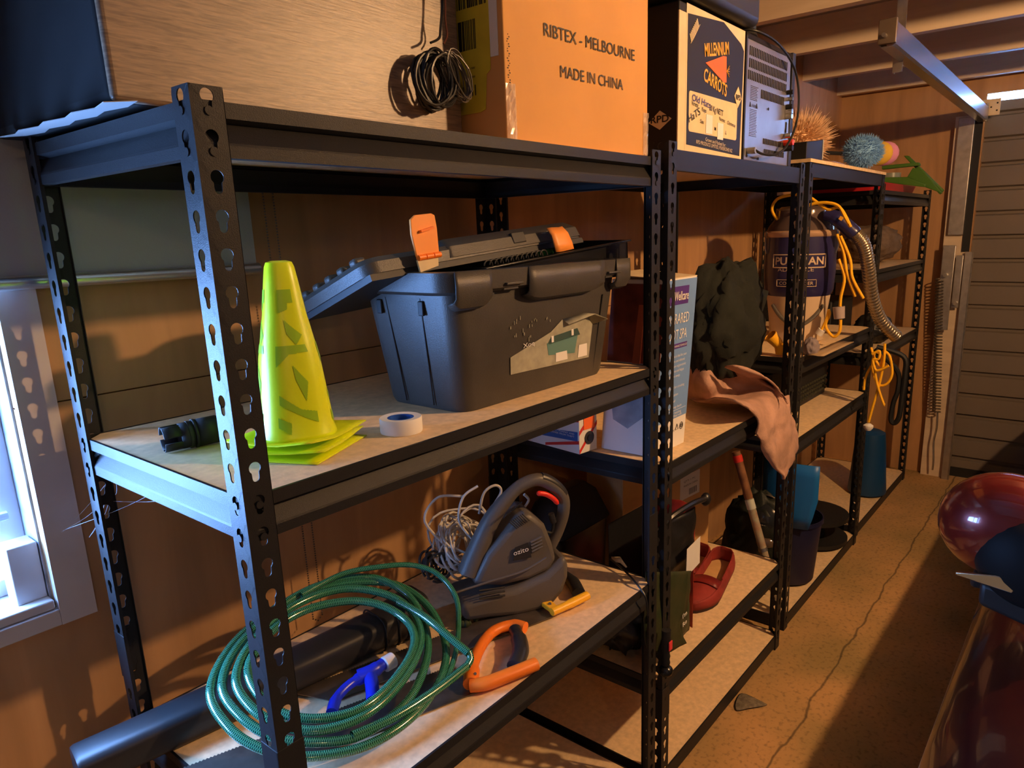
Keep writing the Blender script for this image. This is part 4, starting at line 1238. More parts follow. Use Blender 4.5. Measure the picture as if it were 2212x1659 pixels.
text('print', 'Grown and Packed for:', (1.375, .0112, 1.866), (1.500, .0112, 1.860), M_CREAM, pf, h=.009)
text('print', 'RPD PRODUCE LIMITED, PUKEKOHE NZ', (1.322, .0112, 1.856), (1.545, .0112, 1.848), M_CREAM, pf, h=.009)
sd = part('side_diamond', MB().prism([(1.2255, .030, 1.909), (1.2255, .063, 1.931), (1.2255, .095, 1.905), (1.2255, .063, 1.886)], (-.0008, 0, 0)), M_CREAM, cc)
text('print', 'RPD', (1.2243, .088, 1.903), (1.2243, .037, 1.903), M_INK, sd, h=.016, nrm=(-1, 0, 0), bold=.02)

# --- receiver standing on its end
M_AMP = mat('bare grey steel casing', (.36, .36, .38), rough=.33, metal=.75, var=.06, scale=30)
am = thing('audio_receiver', 'grey slotted steel audio receiver standing on end beside the carrot carton', 'audio receiver', (1.80, .1, 1.83))
part('casing', MB().hexa([(1.626, .013, 1.8335), (1.992, .013, 1.8335), (1.992, .17, 1.8335), (1.626, .17, 1.8335)], [(1.626, .013, 2.160), (1.975, .013, 2.160), (1.975, .17, 2.160), (1.626, .17, 2.160)]), M_AMP, am, bevel=.003)
part('front_fascia', MB().bounds((1.985, .010, 1.8335), (2.012, .175, 2.178)), M_BLACK, am, bevel=.002)
part('left_edge_trim', MB().bounds((1.616, .009, 1.8335), (1.625, .16, 2.165)), M_BLACK, am)
part('top_plate', MB().bounds((1.620, .012, 2.160), (2.0, .17, 2.172)), M_GLOSSBLACK, am)
def slots(x0, x1, z0, z1, n):
    mb = MB()
    for i in range(n):
        x = x0 + (x1 - x0) * i / (n - 1)
        mb.bounds((x - .0022, .0112, z0), (x + .0022, .0132, z1))
    o_ = part('vent_row', mb, M_INK, am)
    return o_
slots(1.650, 1.940, 2.118, 2.142, 24); slots(1.650, 1.940, 2.086, 2.110, 24); slots(1.645, 1.940, 2.054, 2.078, 24); slots(1.745, 1.925, 2.014, 2.038, 16)
slots(1.775, 1.945, 1.888, 1.904, 15); slots(1.785, 1.945, 1.858, 1.874, 15)
mb = MB()
rr = random.Random(8)
for r_ in range(9):
    x = 1.664
    while x < 1.712:
        w_ = rr.uniform(.003, .008); mb.bounds((x, .0118, 2.038 - .0045 * r_), (x + w_, .0128, 2.0395 - .0045 * r_)); x += w_ + .003
for r_ in range(17):
    x = 1.664
    while x < 1.714:
        w_ = rr.uniform(.003, .008); mb.bounds((x, .0118, 1.975 - .0045 * r_), (x + w_, .0128, 1.9765 - .0045 * r_)); x += w_ + .003
o_ = part('fine_print', mb, mat('grey print', (.12, .12, .13), rough=.6), am)
text('print', 'WARNING', (1.672, .0118, 1.983), (1.708, .0118, 1.982), M_INK, am, h=.008, bold=.02)
for x in (1.664, 1.712):
    part('warning_triangle', MB().prism([(x - .006, .0116, 1.982), (x + .006, .0116, 1.982), (x, .0116, 1.995)], (0, .001, 0)), M_INK, am)
for z, m_, r_ in [(2.055, M_BLACK, .007), (2.035, M_CHROME, .006), (2.012, M_BLACK, .008), (1.998, M_CHROME, .009), (1.984, M_CHROME, .009), (1.925, M_CHROME, .008)]:
    part('socket', MB().cyl((1.952, .012, z), (1.952, -.008, z), r_, n=12), m_, am, smooth=True)
part('slot_socket', MB().bounds((1.955, .0105, 1.935), (1.960, .013, 1.968)), M_INK, am)
part('speaker_terminal', MB().cyl((1.946, .012, 1.903), (1.946, -.018, 1.903), .009, n=12), mat('red terminal plastic', (.8, .05, .02), rough=.4), am, smooth=True)
part('speaker_terminal', MB().cyl((1.950, .012, 1.886), (1.950, -.016, 1.886), .009, n=12), M_BLACK, am, smooth=True)
part('earth_screw', MB().cyl((1.658, .012, 1.860), (1.658, -.012, 1.860), .009, n=8), M_ZINC, am)
for p in ((1.650, 1.846), (1.735, 1.843), (1.80, 1.99)):
    part('screw', MB().cyl((p[0], .0115, p[1]), (p[0], .010, p[1]), .004, n=10), M_INK, am)
lead = part('audio_lead', MB().tube(curve_pts([(1.660, -.010, 1.860), (1.70, -.016, 1.852), (1.79, -.02, 1.856), (1.88, -.02, 1.885), (1.955, -.02, 1.955), (1.972, -.02, 2.03), (1.955, -.015, 2.10), (1.895, -.01, 2.145), (1.80, 0, 2.178), (1.71, .02, 2.192), (1.685, .05, 2.196)], 8), .0038, 8), M_CABLEB, smooth=True)
tag(lead, 'dark lead looping from the receiver top down to its lower left screw', 'cable')

# --- black things above them
bc = thing('black_case', 'black case lying across the top of the carrot carton', 'case', (1.45, .2, 2.173))
part('case_body', MB().bounds((1.17, -.02, 2.180), (1.64, .38, 2.45)), M_BLACK, bc, bevel=.02)
part('case_foot', MB().bounds((1.30, .03, 2.1725), (1.50, .30, 2.182)), M_BLACK, bc)
st = thing('stand', 'black post on a splayed foot standing on top of the receiver', 'stand', (1.80, .09, 2.173))
part('post', MB().bounds((1.815, .085, 2.20), (1.865, .13, 2.59)), mat('dark green black paint', (.02, .028, .022), rough=.5), st, bevel=.003)
part('foot', MB().lathe([(.070, 0), (.066, .010), (.035, .030), (.022, .060)], (1.83, .10, 2.1725), 20), M_BLACK, st, smooth=True)
part('cone_head', MB().lathe([(.045, 0), (.030, .035), (.004, .075)], (1.74, .07, 2.1725), 20), M_BLACK, st, smooth=True)

# --- foot spa carton
M_SKY = mat('sky blue printed card', (.16, .30, .62), rough=.45, var=.04, scale=12)
M_PURP = mat('purple print', (.07, .025, .22), rough=.5)
wc = thing('foot_spa_carton', 'tall blue and white Wellcare infrared foot spa carton on the second unit', 'carton', (1.28, .15, 1.03))
X0, X1_, Y0_, Y1_, Zb, Zt = 1.205, 1.385, .062, .235, 1.0305, 1.512
part('carton_body', MB().bounds((X0, Y0_, Zb), (X1_, Y1_, Zt)), M_WHITE, wc, bevel=.002)
fr_ = part('front_print', MB().bounds((X0 + .001, Y0_ - .0008, 1.118), (X1_ - .001, Y0_ + .0004, Zt - .004)), M_SKY, wc)
# right flap hanging open
part('side_flap', MB().prism([(X1_, .075, Zt - .03), (X1_ + .030, .085, 1.345), (X1_ + .022, .20, 1.355), (X1_, .22, Zt - .03)], (.002, 0, 0)), M_PURP, wc)
part('top_flap', MB().prism([(X0, Y0_, Zt), (X1_, Y0_, Zt), (X1_ + .006, Y1_ + .02, Zt + .014), (X0 - .02, Y1_ + .02, Zt + .014)], (0, 0, .002)), M_CREAM, wc)
yb = Y0_ - .0012
part('brand_panel', MB().bounds((X0 + .02, yb, 1.440), (1.338, yb + .0004, 1.490)), M_PURP, fr_)
yt = yb - .0004
text('print', 'Wellcare', (1.252, yt, 1.452), (1.336, yt, 1.452), M_WHITEINK, fr_, h=.024, bold=.01)
text('print', 'INFRARED', (1.222, yt, 1.388), (1.348, yt, 1.388), M_WHITEINK, fr_, h=.028)
text('print', 'FOOT SPA', (1.222, yt, 1.344), (1.342, yt, 1.344), M_WHITEINK, fr_, h=.028)
part('tech_band', MB().bounds((X0 + .01, yb, 1.318), (1.352, yb + .0004, 1.332)), M_PURP, fr_)
text('print', 'VIBRATION AND INFRARED TECHNOLOGY', (1.228, yt, 1.322), (1.350, yt, 1.322), M_WHITEINK, fr_, h=.006)
for i, s_ in enumerate(['This Foot Spa is ideal for your', 'uses vibration and infrared', 'Featuring an ergonomic', 'design, the stress and fatigue', 'life will ease away.']):
    text('print', s_, (1.228, yt, 1.294 - .014 * i), (1.352 - .01 * (i % 2) - (.03 if i == 4 else 0), yt, 1.294 - .014 * i), M_WHITEINK, fr_, h=.0075)
for z, s_, x1 in [(1.206, 'acupoint flooring for a stimulating', 1.352), (1.184, 'blood circulation', 1.318), (1.166, 'muscle relief', 1.305), (1.148, 'design with deep basin', 1.345)]:
    text('print', s_, (1.228, yt, z), (x1, yt, z), M_WHITEINK, fr_, h=.0075)
part('rule', MB().bounds((X0 + .01, yb, 1.141), (X1_ - .01, yb + .0004, 1.1418)), M_WHITEINK, fr_)
text('print', 'spa is not for heating', (1.228, yt, 1.131), (1.345, yt, 1.131), M_WHITEINK, fr_, h=.007)
text('print', 'and should be filled with', (1.228, yt, 1.122), (1.350, yt, 1.122), M_WHITEINK, fr_, h=.007)
mb = MB()
c_ = Vector((1.33, yb, 1.088))
part('recycle_mark', MB().tube([c_ + Vector((0, 0, .010)), c_ + Vector((-.009, 0, -.006)), c_ + Vector((.009, 0, -.006)), c_ + Vector((0, 0, .010))], .0009, 4), M_INK, wc)
part('round_mark', MB().tube([Vector((1.357, yb, 1.088)) + Vector((.009 * math.cos(t), 0, .010 * math.sin(t))) for t in [2 * PI * i / 16 for i in range(17)]], .0009, 4), M_INK, wc)
part('round_mark', MB().tube([Vector((1.357, yb, 1.088)) + Vector((.004 * math.cos(t), 0, .005 * math.sin(t))) for t in [2 * PI * i / 12 for i in range(13)]], .0009, 4), M_INK, wc)
text('print', 'arc', (1.300, yb, 1.080), (1.315, yb, 1.080), M_INK, wc, h=.008)
M_MAROON = mat('maroon printed picture', (.20, .045, .03), rough=.5, var=.5, scale=14)
sp_ = part('side_picture', MB().bounds((X0 - .0010, Y0_ + .002, 1.285), (X0 + .0002, Y1_ - .002, Zt - .012)), M_MAROON, wc)
part('side_picture_stripe', MB().prism([(X0 - .0016, .130, 1.29), (X0 - .0016, .105, 1.29), (X0 - .0016, .090, 1.45), (X0 - .0016, .108, 1.45)], (.0006, 0, 0)), mat('orange red print', (.42, .10, .05), rough=.5), sp_)
part('side_basin_picture', MB().prism([(X0 - .0010, .20, 1.12), (X0 - .0010, .15, 1.10), (X0 - .0010, .10, 1.14), (X0 - .0010, .07, 1.22), (X0 - .0010, .07, 1.285), (X0 - .0010, Y1_ - .004, 1.285)], (.0010, 0, 0)), mat('grey blue print', (.28, .30, .34), rough=.5, var=.3, scale=18), wc)

for o_ in [fr_] + [c for c in wc.children] + [c for c in fr_.children]:
    if o_.type == 'MESH' and not o_.get('sheared'):
        o_['sheared'] = 1
        for v in o_.data.vertices: v.co.x += (v.co.z - 1.0305) * .135
for o_ in [fr_] + [c for c in wc.children] + [c for c in fr_.children]:
    if 'sheared' in o_: del o_['sheared']
# --- camera carton
cb = thing('camera_carton', 'small white carton with red stripes, a blue band and a camera picture', 'carton', (1.17, .33, 1.03))
q0, q1, q2 = Vector((1.121, .252, 0)), Vector((1.196, .243, 0)), Vector((1.160, .525, 0))
q3 = q1 + (q2 - q0)
zb_, zt_ = 1.0305, 1.16
part('carton_body', MB().hexa([v + Vector((0, 0, zb_)) for v in (q0, q1, q3, q2)], [v + Vector((0, 0, zt_)) for v in (q0, q1, q3, q2)]), M_WHITE, cb, bevel=.001)
ex = (q1 - q0); el = (q2 - q0)
nf = Vector((ex.y, -ex.x, 0)).normalized(); nl = Vector((-el.y, el.x, 0)).normalized()
fp = lambda s, z, e=.0006: q0 + ex * s + Vector((0, 0, z)) + nf * e
lp_ = lambda s, z, e=.0006: q0 + el * s + Vector((0, 0, z)) + nl * e
M_RED = mat('red print', (.62, .03, .02), rough=.5)
for a_, b2 in [((0, 1.030), (1, 1.105)), ((0, 1.085), (1, 1.15))]:
    part('red_stripe', MB().prism([fp(a_[0], a_[1]), fp(b2[0], b2[1]), fp(b2[0], b2[1] + .012), fp(a_[0], a_[1] + .012)], nf * .0005), M_RED, cb)
for a_, b2 in [((0, 1.060), (.5, 1.032)), ((0, 1.125), (.9, 1.085))]:
    part('red_stripe', MB().prism([lp_(a_[0], a_[1]), lp_(b2[0], b2[1]), lp_(b2[0], b2[1] + .008), lp_(a_[0], a_[1] + .010)], nl * .0005), M_RED, cb)
bb = part('blue_band', MB().prism([lp_(.02, 1.068), lp_(.9, 1.055), lp_(.9, 1.075), lp_(.02, 1.095)], nl * .0008), mat('mid blue print', (.03, .11, .36), rough=.5), cb)
for z, s_ in ((1.085, 'PROTECT AGAINST AND'), (1.077, 'RECOVER FROM THEFT')):
    text('print', s_, lp_(.45, z, .0018), lp_(.06, z, .0018), M_WHITEINK, bb, h=.005, nrm=nl)
cpic = part('camera_picture', MB().tube([fp(.55, 1.072, .001), fp(.55, 1.072, .003)], .019, 20), M_DGREYP, cb)
part('lens', MB().tube([fp(.55, 1.072, .003), fp(.55, 1.072, .005)], .010, 16), M_GLOSSBLACK, cpic)
part('camera_housing_picture', MB().prism([fp(.25, 1.098, .001), fp(.85, 1.098, .001), fp(.85, 1.14, .001), fp(.25, 1.14, .001)], nf * .0008), M_CARROT, cb)

# --- jacket / bag behind
def blob(name, c, r, m, parent=None, seed=1, amp=.16, freq=3.0, seg=48, flat=None, crease=0):
    mb = MB()
    q = bmesh.ops.create_uvsphere(mb.bm, u_segments=seg, v_segments=seg // 2, radius=1)
    c = Vector(c)
    for v in q['verts']:
        d = v.co.normalized()
        n_ = noise.noise(d * freq + Vector((seed, 0, 0))) + .5 * noise.noise(d * freq * 2.3 + Vector((0, seed, 0)))
        if crease: n_ -= crease * abs(noise.noise(d * freq * 1.7 + Vector((0, 0, seed))))
        s_ = 1 + amp * n_
        p = Vector((d.x * r[0], d.y * r[1], d.z * r[2])) * s_ + c
        if flat is not None and p.z < flat: p.z = flat
        v.co = p
    return part(name, mb, m, parent, smooth=True, angle=180)
M_JACKET = mat('dark green black cloth', (.008, .010, .006), rough=.9, var=.3, scale=10, bump=.3, bscale=200)
jk = blob('folded_jacket', (1.975, .205, 1.305), (.26, .11, .235), M_JACKET, seed=4, flat=1.125, crease=1.1, amp=.2)
tag(jk, 'dark green black jacket bundled upright behind the foot spa carton and towel', 'jacket')

# --- towel draped over the front edge
M_TOWEL = mat('dusty pink terry towel', (.46, .27, .20), rough=.95, var=.25, scale=14, bump=1.0, bscale=350)
rows = [
 [(1.842, 0.279, 1.15), (1.836, 0.22, 1.17), (1.884, 0.189, 1.165), (1.891, 0.14, 1.16), (1.962, 0.122, 1.139)],
 [(1.825, 0.27, 1.1), (1.723, 0.148, 1.135), (1.951, 0.182, 1.1), (1.94, 0.092, 1.125), (2.051, 0.074, 1.089)],
 [(1.817, 0.261, 1.046), (1.8, 0.165, 1.06), (1.929, 0.132, 1.055), (2.018, 0.078, 1.075), (2.015, 0.002, 1.05)],
 [(1.615, 0.01, 1.114), (1.692, 0.0, 1.087), (1.86, 0.01, 1.057), (1.959, -0.005, 1.046), (2.081, 0.0, 0.991)],
 [(1.714, -0.02, 1.048), (1.767, -0.028, 1.03), (1.89, -0.02, 1.005), (1.974, -0.032, 0.983), (2.084, -0.022, 0.941)],
 [(1.713, -0.026, 0.994), (1.763, -0.038, 0.98), (1.909, -0.022, 0.942), (1.991, -0.037, 0.917), (2.118, -0.026, 0.875)],
 [(1.768, -0.026, 0.926), (1.807, -0.04, 0.908), (1.941, -0.024, 0.86), (2.001, -0.037, 0.849), (2.114, -0.026, 0.832)],
 [(1.845, -0.028, 0.856), (1.868, -0.037, 0.842), (1.968, -0.024, 0.8), (2.0, -0.034, 0.804), (2.07, -0.026, 0.802)],
 [(1.969, -0.028, 0.777), (1.974, -0.03, 0.767), (1.996, -0.028, 0.752), (2.002, -0.03, 0.764), (2.024, -0.028, 0.782)],
]
fine = []
cols = [curve_pts([r[j] for r in rows], 5) for j in range(5)]
for i in range(len(cols[0])):
    fine.append(curve_pts([cols[j][i] for j in range(5)], 6))
for i, r_ in enumerate(fine):
    for j, p in enumerate(r_):
        w_ = noise.noise(Vector((p.x * 9, i * .18, 3.1)))
        hang = i > len(fine) * .38
        p += Vector((0, -abs(w_) * .022, .004 * w_)) if hang else Vector((0, 0, abs(w_) * .03))
        if not hang and p.z < 1.045: p.z = 1.045
tw = thing('towel', 'dusty pink towel draped over the front edge of the second unit', 'towel', (1.9, .1, 1.04))
part('towel_cloth', MB().grid(fine), M_TOWEL, tw, smooth=True, solid=.007, angle=180)
fl2 = [[(1.773, 0.113, 1.19), (1.757, 0.067, 1.2), (1.834, 0.062, 1.18)], [(1.87, 0.077, 1.146), (1.834, 0.037, 1.165), (1.898, 0.029, 1.146)], [(2.074, 0.095, 1.08), (2.042, 0.059, 1.1), (2.002, 0.013, 1.085)], [(1.981, 0.004, 1.05), (1.973, -0.012, 1.07), (1.912, -0.057, 1.055)]]
g2 = [curve_pts([r[j] for r in fl2], 5) for j in range(3)]
part('towel_fold', MB().grid([curve_pts([g2[j][i] for j in range(3)], 4) for i in range(len(g2[0]))]), M_TOWEL, tw, smooth=True, solid=.007, angle=180)

# --- cardboard carton on the low shelf
cd = thing('cardboard_carton', 'plain dull cardboard carton with a white barcode label on the second unit low shelf', 'carton', (1.9, .35, Z2L))
A_ = Vector((1.50, .345, 0)); B_ = Vector((2.065, .290, 0)); C_ = Vector((2.095, .46, 0)); D_ = A_ + (C_ - B_)
zz0, zz1 = Z2L + .0008, .86
part('carton_body', MB().hexa([v + Vector((0, 0, zz0)) for v in (A_, B_, C_, D_)], [v + Vector((0, 0, zz1)) for v in (A_, B_, C_, D_)]), M_CARDD, cd, bevel=.003)
e1 = (B_ - A_); nn = Vector((e1.y, -e1.x, 0)).normalized()
cpn = lambda s, z, e=.001: A_ + e1 * s + Vector((0, 0, z)) + nn * e
lb_ = part('barcode_label', MB().prism([cpn(.62, .640), cpn(.86, .640), cpn(.86, .735), cpn(.62, .735)], nn * .0006), M_WHITE, cd)
for k in range(9):
    part('barcode_bar', MB().prism([cpn(.73 + .011 * k, .65, .0018), cpn(.734 + .011 * k, .65, .0018), cpn(.734 + .011 * k, .675, .0018), cpn(.73 + .011 * k, .675, .0018)], nn * .0004), M_INK, lb_)
text('print', 'MADE IN CHINA', cpn(.66, .69, .002), cpn(.83, .69, .002), M_INK, lb_, h=.007, nrm=nn)
text('print', 'QTY 1 PC', cpn(.66, .708, .002), cpn(.80, .708, .002), M_INK, lb_, h=.007, nrm=nn)
text('print', 'BOX', cpn(.88, .78, .0015), cpn(.97, .78, .0015), M_INK, cd, h=.03, nrm=nn)

# --- shopping bag
M_BAG = mat('black woven bag', (.012, .012, .013), rough=.35, bump=.3, bscale=80)
M_BAGG = mat('dark leaf print bag', (.02, .035, .012), rough=.5, col2=(.05, .05, .022), scale=22)
bg_ = thing('shopping_bag', 'glossy black reusable shopping bag with dark leaf print behind the joined posts', 'bag', (1.33, .1, Z2L))
def bagface(n_, x0, x1, y0, y1, z0, z1, seed, bulge=.02):
    P = []
    for j in range(15):
        z = z0 + (z1 - z0) * j / 14
        row = []
        for i in range(17):
            s_ = i / 16
            x = x0 + (x1 - x0) * s_; y = y0 + (y1 - y0) * s_
            w_ = noise.noise(Vector((s_ * 4, j * .35, seed)))
            y -= bulge * math.sin(PI * s_) * math.sin(PI * min(1, j / 14 + .1)) + .012 * w_
            row.append((x + .006 * w_, max(y, .022), z + .004 * w_))
        P.append(row)
    return MB().grid(P)
part('bag_front', bagface(0, 1.205, 1.452, .085, .065, Z2L + .008, .60, 1), M_BAGG, bg_, smooth=True, solid=.002, angle=180)
part('bag_front_panel', bagface(0, 1.205, 1.470, .083, .062, .595, .80, 1.2), M_BAG, bg_, smooth=True, solid=.002, angle=180)
part('bag_side', MB().grid([[(1.470, .062, z), (1.486, .12, z + .004), (1.475, .20, z)] for z in (Z2L + .008, .5, .65, .80)]), mat('red print bag side', (.36, .03, .015), rough=.5, var=.4, scale=20), bg_, smooth=True, solid=.002)
part('bag_back', MB().grid([[(1.205, .21, z), (1.475, .20, z)] for z in (Z2L + .008, .65, .80)]), M_BAG, bg_, solid=.002)
part('bag_handle', MB().tube(curve_pts([(1.22, .05, .80), (1.24, .03, .845), (1.35, .02, .855), (1.46, .03, .835), (1.50, .05, .815)], 6), .009, 8), M_BAG, bg_, smooth=True)
part('handle_knot', MB().ball((1.487, .035, .825), .020, 12, (1, .8, 1.1)), M_BAG, bg_, smooth=True)
part('blank_label', MB().prism([(1.335, .0205, .628), (1.425, .0205, .640), (1.425, .0205, .728), (1.338, .0205, .718)], (0, .001, 0)), M_WHITE, bg_)
text('print', "I'm", (1.285, .004, .520), (1.312, .004, .524), M_WHITEINK, bg_, h=.014, bold=.02)
text('print', 'Re', (1.287, .004, .492), (1.312, .004, .496), M_WHITEINK, bg_, h=.014, bold=.02)
# second bag slumped at the shelf's left end
sb_ = blob('black_plastic_bag', (1.26, .235, .47), (.085, .14, .115), M_BAG, seed=9, flat=Z2L + .001, crease=1.2, amp=.2)
tag(sb_, 'crumpled black plastic bag slumped at the left end of the low shelf', 'bag')
P_ = [[(1.094, 0.02, 0.747), (1.197, 0.012, 0.706), (1.363, 0.02, 0.639)], [(1.088, 0.02, 0.66), (1.192, 0.009, 0.616), (1.338, 0.018, 0.547)], [(1.087, 0.022, 0.575), (1.172, 0.004, 0.537), (1.292, 0.013, 0.493)], [(1.111, 0.024, 0.498), (1.198, 0.012, 0.449), (1.316, 0.01, 0.423)]]
cs_ = [curve_pts([r[k] for r in P_], 5) for k in range(3)]
bs_ = part('bag_hem', MB().grid([[p_ + Vector((0, -.006 * abs(noise.noise(Vector((p_.x * 20, p_.z * 20, 2)))), 0)) for p_ in curve_pts([cs_[k][i] for k in range(3)], 5)] for i in range(len(cs_[0]))]), M_BAGG, bg_, smooth=True, solid=.002, angle=180)
for v in bs_.data.vertices: v.co.z = max(v.co.z, Z2L + .003)
# dark tub at the back of the unit
tub = thing('storage_tub', 'black open storage tub at the back of the low shelf, behind the leaf blower', 'tub', (1.36, .42, .38))
mb = MB()
mb.rings([rrect(1.185, 1.465, .385, .525, .04, Z2L + .001), rrect(1.175, 1.475, .375, .535, .04, .70), rrect(1.17, 1.48, .37, .54, .04, .705), rrect(1.18, 1.47, .38, .53, .035, .705), rrect(1.19, 1.46, .39, .52, .035, .39)])
part('tub_body', mb, M_GLOSSBLACK, tub, smooth=True)
part('tub_lid', MB().rings([rrect(1.168, 1.48, .368, .542, .04, .708), rrect(1.20, 1.45, .40, .51, .04, .800), rrect(1.24, 1.41, .43, .48, .02, .83)]), M_BLACK, tub, smooth=True)
cr = part('printed_packet', MB().bounds((1.20, .30, Z2L + .001), (1.36, .372, .50)), mat('brown leaf picture print', (.10, .06, .035), rough=.5, var=.7, scale=26), bevel=.002)
tag(cr, 'brown printed packet standing before the black tub', 'packet')
pl_ = part('wire_lead', MB().tube(curve_pts([(1.114, 0.146, 0.741), (1.094, 0.093, 0.734), (1.052, 0.03, 0.734), (1.039, -0.012, 0.705), (1.049, -0.013, 0.648)], 6), .0030, 6), M_CABLEB, smooth=True)
tag(pl_, 'thin dark lead trailing over the right end of the low shelf past the post', 'lead')
lf_ = part('torn_wrapper', MB().grid([[(1.159, 0.172, 0.723), (1.154, 0.138, 0.734), (1.13, 0.1, 0.723)], [(1.138, 0.156, 0.722), (1.132, 0.124, 0.728), (1.126, 0.102, 0.722)]]), M_CREAM, smooth=True, solid=.001)
tag(lf_, 'small cream torn wrapper at the right end of the nearest low shelf', 'wrapper')

# --- red shoes
M_SHOE = mat('dark red suede', (.24, .025, .020), rough=.75, var=.25, scale=20)
M_INSOLE = mat('tan insole', (.62, .38, .16), rough=.6, var=.12, scale=18)
M_SOLE = mat('dark shoe sole', (.03, .012, .010), rough=.7)
def shoe(toe, heel, width, label, z0):
    toe = Vector((*toe, 0)); heel = Vector((*heel, 0)); d_ = (heel - toe); L_ = d_.length; d_.normalize(); s_ = Vector((-d_.y, d_.x, 0))
    t = thing('loafer', label, 'shoe', ((toe + heel) / 2) + Vector((0, 0, z0)), 'pair of dark red loafers')
    def half(u):
        return width / 2 * (math.sin(min(1, u / .26) * PI / 2) ** .75) * (1 - .26 * max(0, (u - .30)) / .7) * (1 if u < .9 else math.sqrt(max(.0, 1 - ((u - .9) / .105) ** 2)))
    us = [0, .02, .05, .10, .16, .24, .34, .46, .58, .70, .80, .88, .94, .98, 1.0]
    def P(u, v, z): return toe + d_ * (u * L_) + s_ * (v * max(half(u), .004)) + Vector((0, 0, z0 + z))
    out = [(u, 1) for u in us] + [(u, -1) for u in us[::-1][1:-1]]
    part('sole', MB().rings([[P(u, v * .96, .0) for u, v in out], [P(u, v * 1.0, .006) for u, v in out], [P(u, v, .013) for u, v in out]]), M_SOLE, t, smooth=True)
    part('insole', MB().rings([[P(u, v * .92, .013) for u, v in out if u > .2], [P(u, v * .90, .019) for u, v in out if u > .2]]), M_INSOLE, t)
    top = lambda u: .040 + .020 * min(1, u / .4) - .010 * math.sin(PI * max(0, (u - .3) / .5)) if u < .8 else .055 + .018 * (u - .8) / .2
    mb = MB()
    outr = [(u, 1) for u in us] + [(u, -1) for u in us[::-1][1:-1]]
    mb.rings([[P(u, v, .012) for u, v in outr], [P(u, v * 1.04, .028) for u, v in outr], [P(u, v * .94, top(u) * .86) for u, v in outr], [P(u, v * .84, top(u)) for u, v in outr]], cap=False)
    part('upper', mb, M_SHOE, t, smooth=True, solid=.003, angle=180)
    vm = MB()
    uu = [.0, .03, .07, .12, .18, .25, .32, .38]
    vm.grid([[P(u, v, (.034 + .030 * math.sin(min(1, u / .38) * PI / 2)) * (1 - .30 * v * v) + .002) for v in (-.9, -.7, -.45, -.2, 0, .2, .45, .7, .9)] for u in uu])
    part('vamp', vm, M_SHOE, t, smooth=True, solid=.003, angle=180)
    part('strap', MB().grid([[P(u, v, .066 * (1 - .28 * v * v) + .003) for v in (-.9, -.6, -.3, 0, .3, .6, .9)] for u in (.26, .40)]), mat('smooth red leather', (.20, .018, .016), rough=.4), t, smooth=True, solid=.002, angle=180)
    part('collar', MB().tube([P(u, v * .84, top(u)) for u, v in outr if u > .34], .0032, 6, cap=True), M_SHOE, t, smooth=True)
    return t
shoe((1.56, 0.109, 0.4)[:2], (1.965, 0.174, 0.41)[:2], .128, 'dark red loafer nearer the shelf edge, fully in view beside the shopping bag', Z2L - .0005 + .0008)
shoe(((1.621, 0.159, 0.4)[0] + .03, (1.621, 0.159, 0.4)[1] + .07), ((1.95, 0.271, 0.41)[0], (1.95, 0.271, 0.41)[1] - .01), .120, 'dark red loafer half hidden between its pair and the cardboard carton', Z2L + .0003)

# --- threaded handle with knob before the posts
kn = thing('threaded_handle', 'black threaded handle with a round knob and red sticker before the joined posts', 'handle', (1.137, -.03, .40))
kx, ky = 1.137, -.022
part('shaft', MB().lathe([(.010, 0), (.012, .01), (.010, .02), (.012, .03), (.010, .04), (.013, .05), (.013, .11)], (kx, ky, .455), 16), M_BLACK, kn, smooth=True)
part('knob', MB().ball((kx, ky, .438), .0205, 18, (1, 1, .85)), M_GLOSSBLACK, kn, smooth=True)
part('red_sticker', MB().bounds((kx - .010, ky - .0155, .508), (kx + .008, ky - .0125, .535)), mat('pink red sticker', (.75, .05, .06), rough=.4), kn, bevel=.001)

# --- bits stored between the second and third units
M_BARK = mat('rusty brown tube', (.20, .085, .035), rough=.7, var=.35, scale=30)
po = thing('pole', 'slanting pole, rusty brown above and peeling pale green below, behind the second unit', 'pole', (2.2, .2, .3))
pa, pb_ = Vector((2.19, 0.238, 0.762)), Vector((2.19, 0.1, 0.343))
pm = pa.lerp(pb_, .45)
pdir = (pa - pb_).normalized(); pbot = pb_ - pdir * (.36)
pbot.z = max(pbot.z, .075)
part('upper_length', MB().tube([pa, pm], .017, 14), M_BARK, po, smooth=True)
part('lower_length', MB().tube([pm + (pa - pm) * .02, pb_ - pdir * .2], .0165, 14), mat('peeling pale green paint', (.32, .36, .26), rough=.7, col2=(.30, .12, .07), scale=26), po, smooth=True)
part('red_collar', MB().tube([pa + (pm - pa) * .08, pa + (pm - pa) * .22], .019, 14), mat('red tape', (.62, .03, .02), rough=.5), po, smooth=True)
part('white_collar', MB().tube([pm - (pa - pm) * .02, pm + (pb_ - pm) * .18], .0185, 14), mat('pale tape', (.55, .58, .50), rough=.6), po, smooth=True)
part('metal_ring', MB().tube([pm + (pb_ - pm) * .86, pm + (pb_ - pm) * .92], .0185, 14), M_ZINC, po, smooth=True)
hm = thing('helmet', 'dark glossy round helmet with a small pale logo behind the second unit', 'helmet', (2.5, .26, .35))
hc = Vector((2.42, 0.176, 0.411))
part('shell', MB().ball(hc, .085, 24, (1, 1, 1.05)), mat('dark blue grey gloss shell', (.02, .024, .03), rough=.15, coat=.6), hm, smooth=True)
part('chin_bar', MB().ball(hc + Vector((-.03, -.01, -.085)), .070, 20, (1, .9, .55)), mat('smoked clear plastic', (.10, .07, .05), rough=.1, coat=.8), hm, smooth=True)
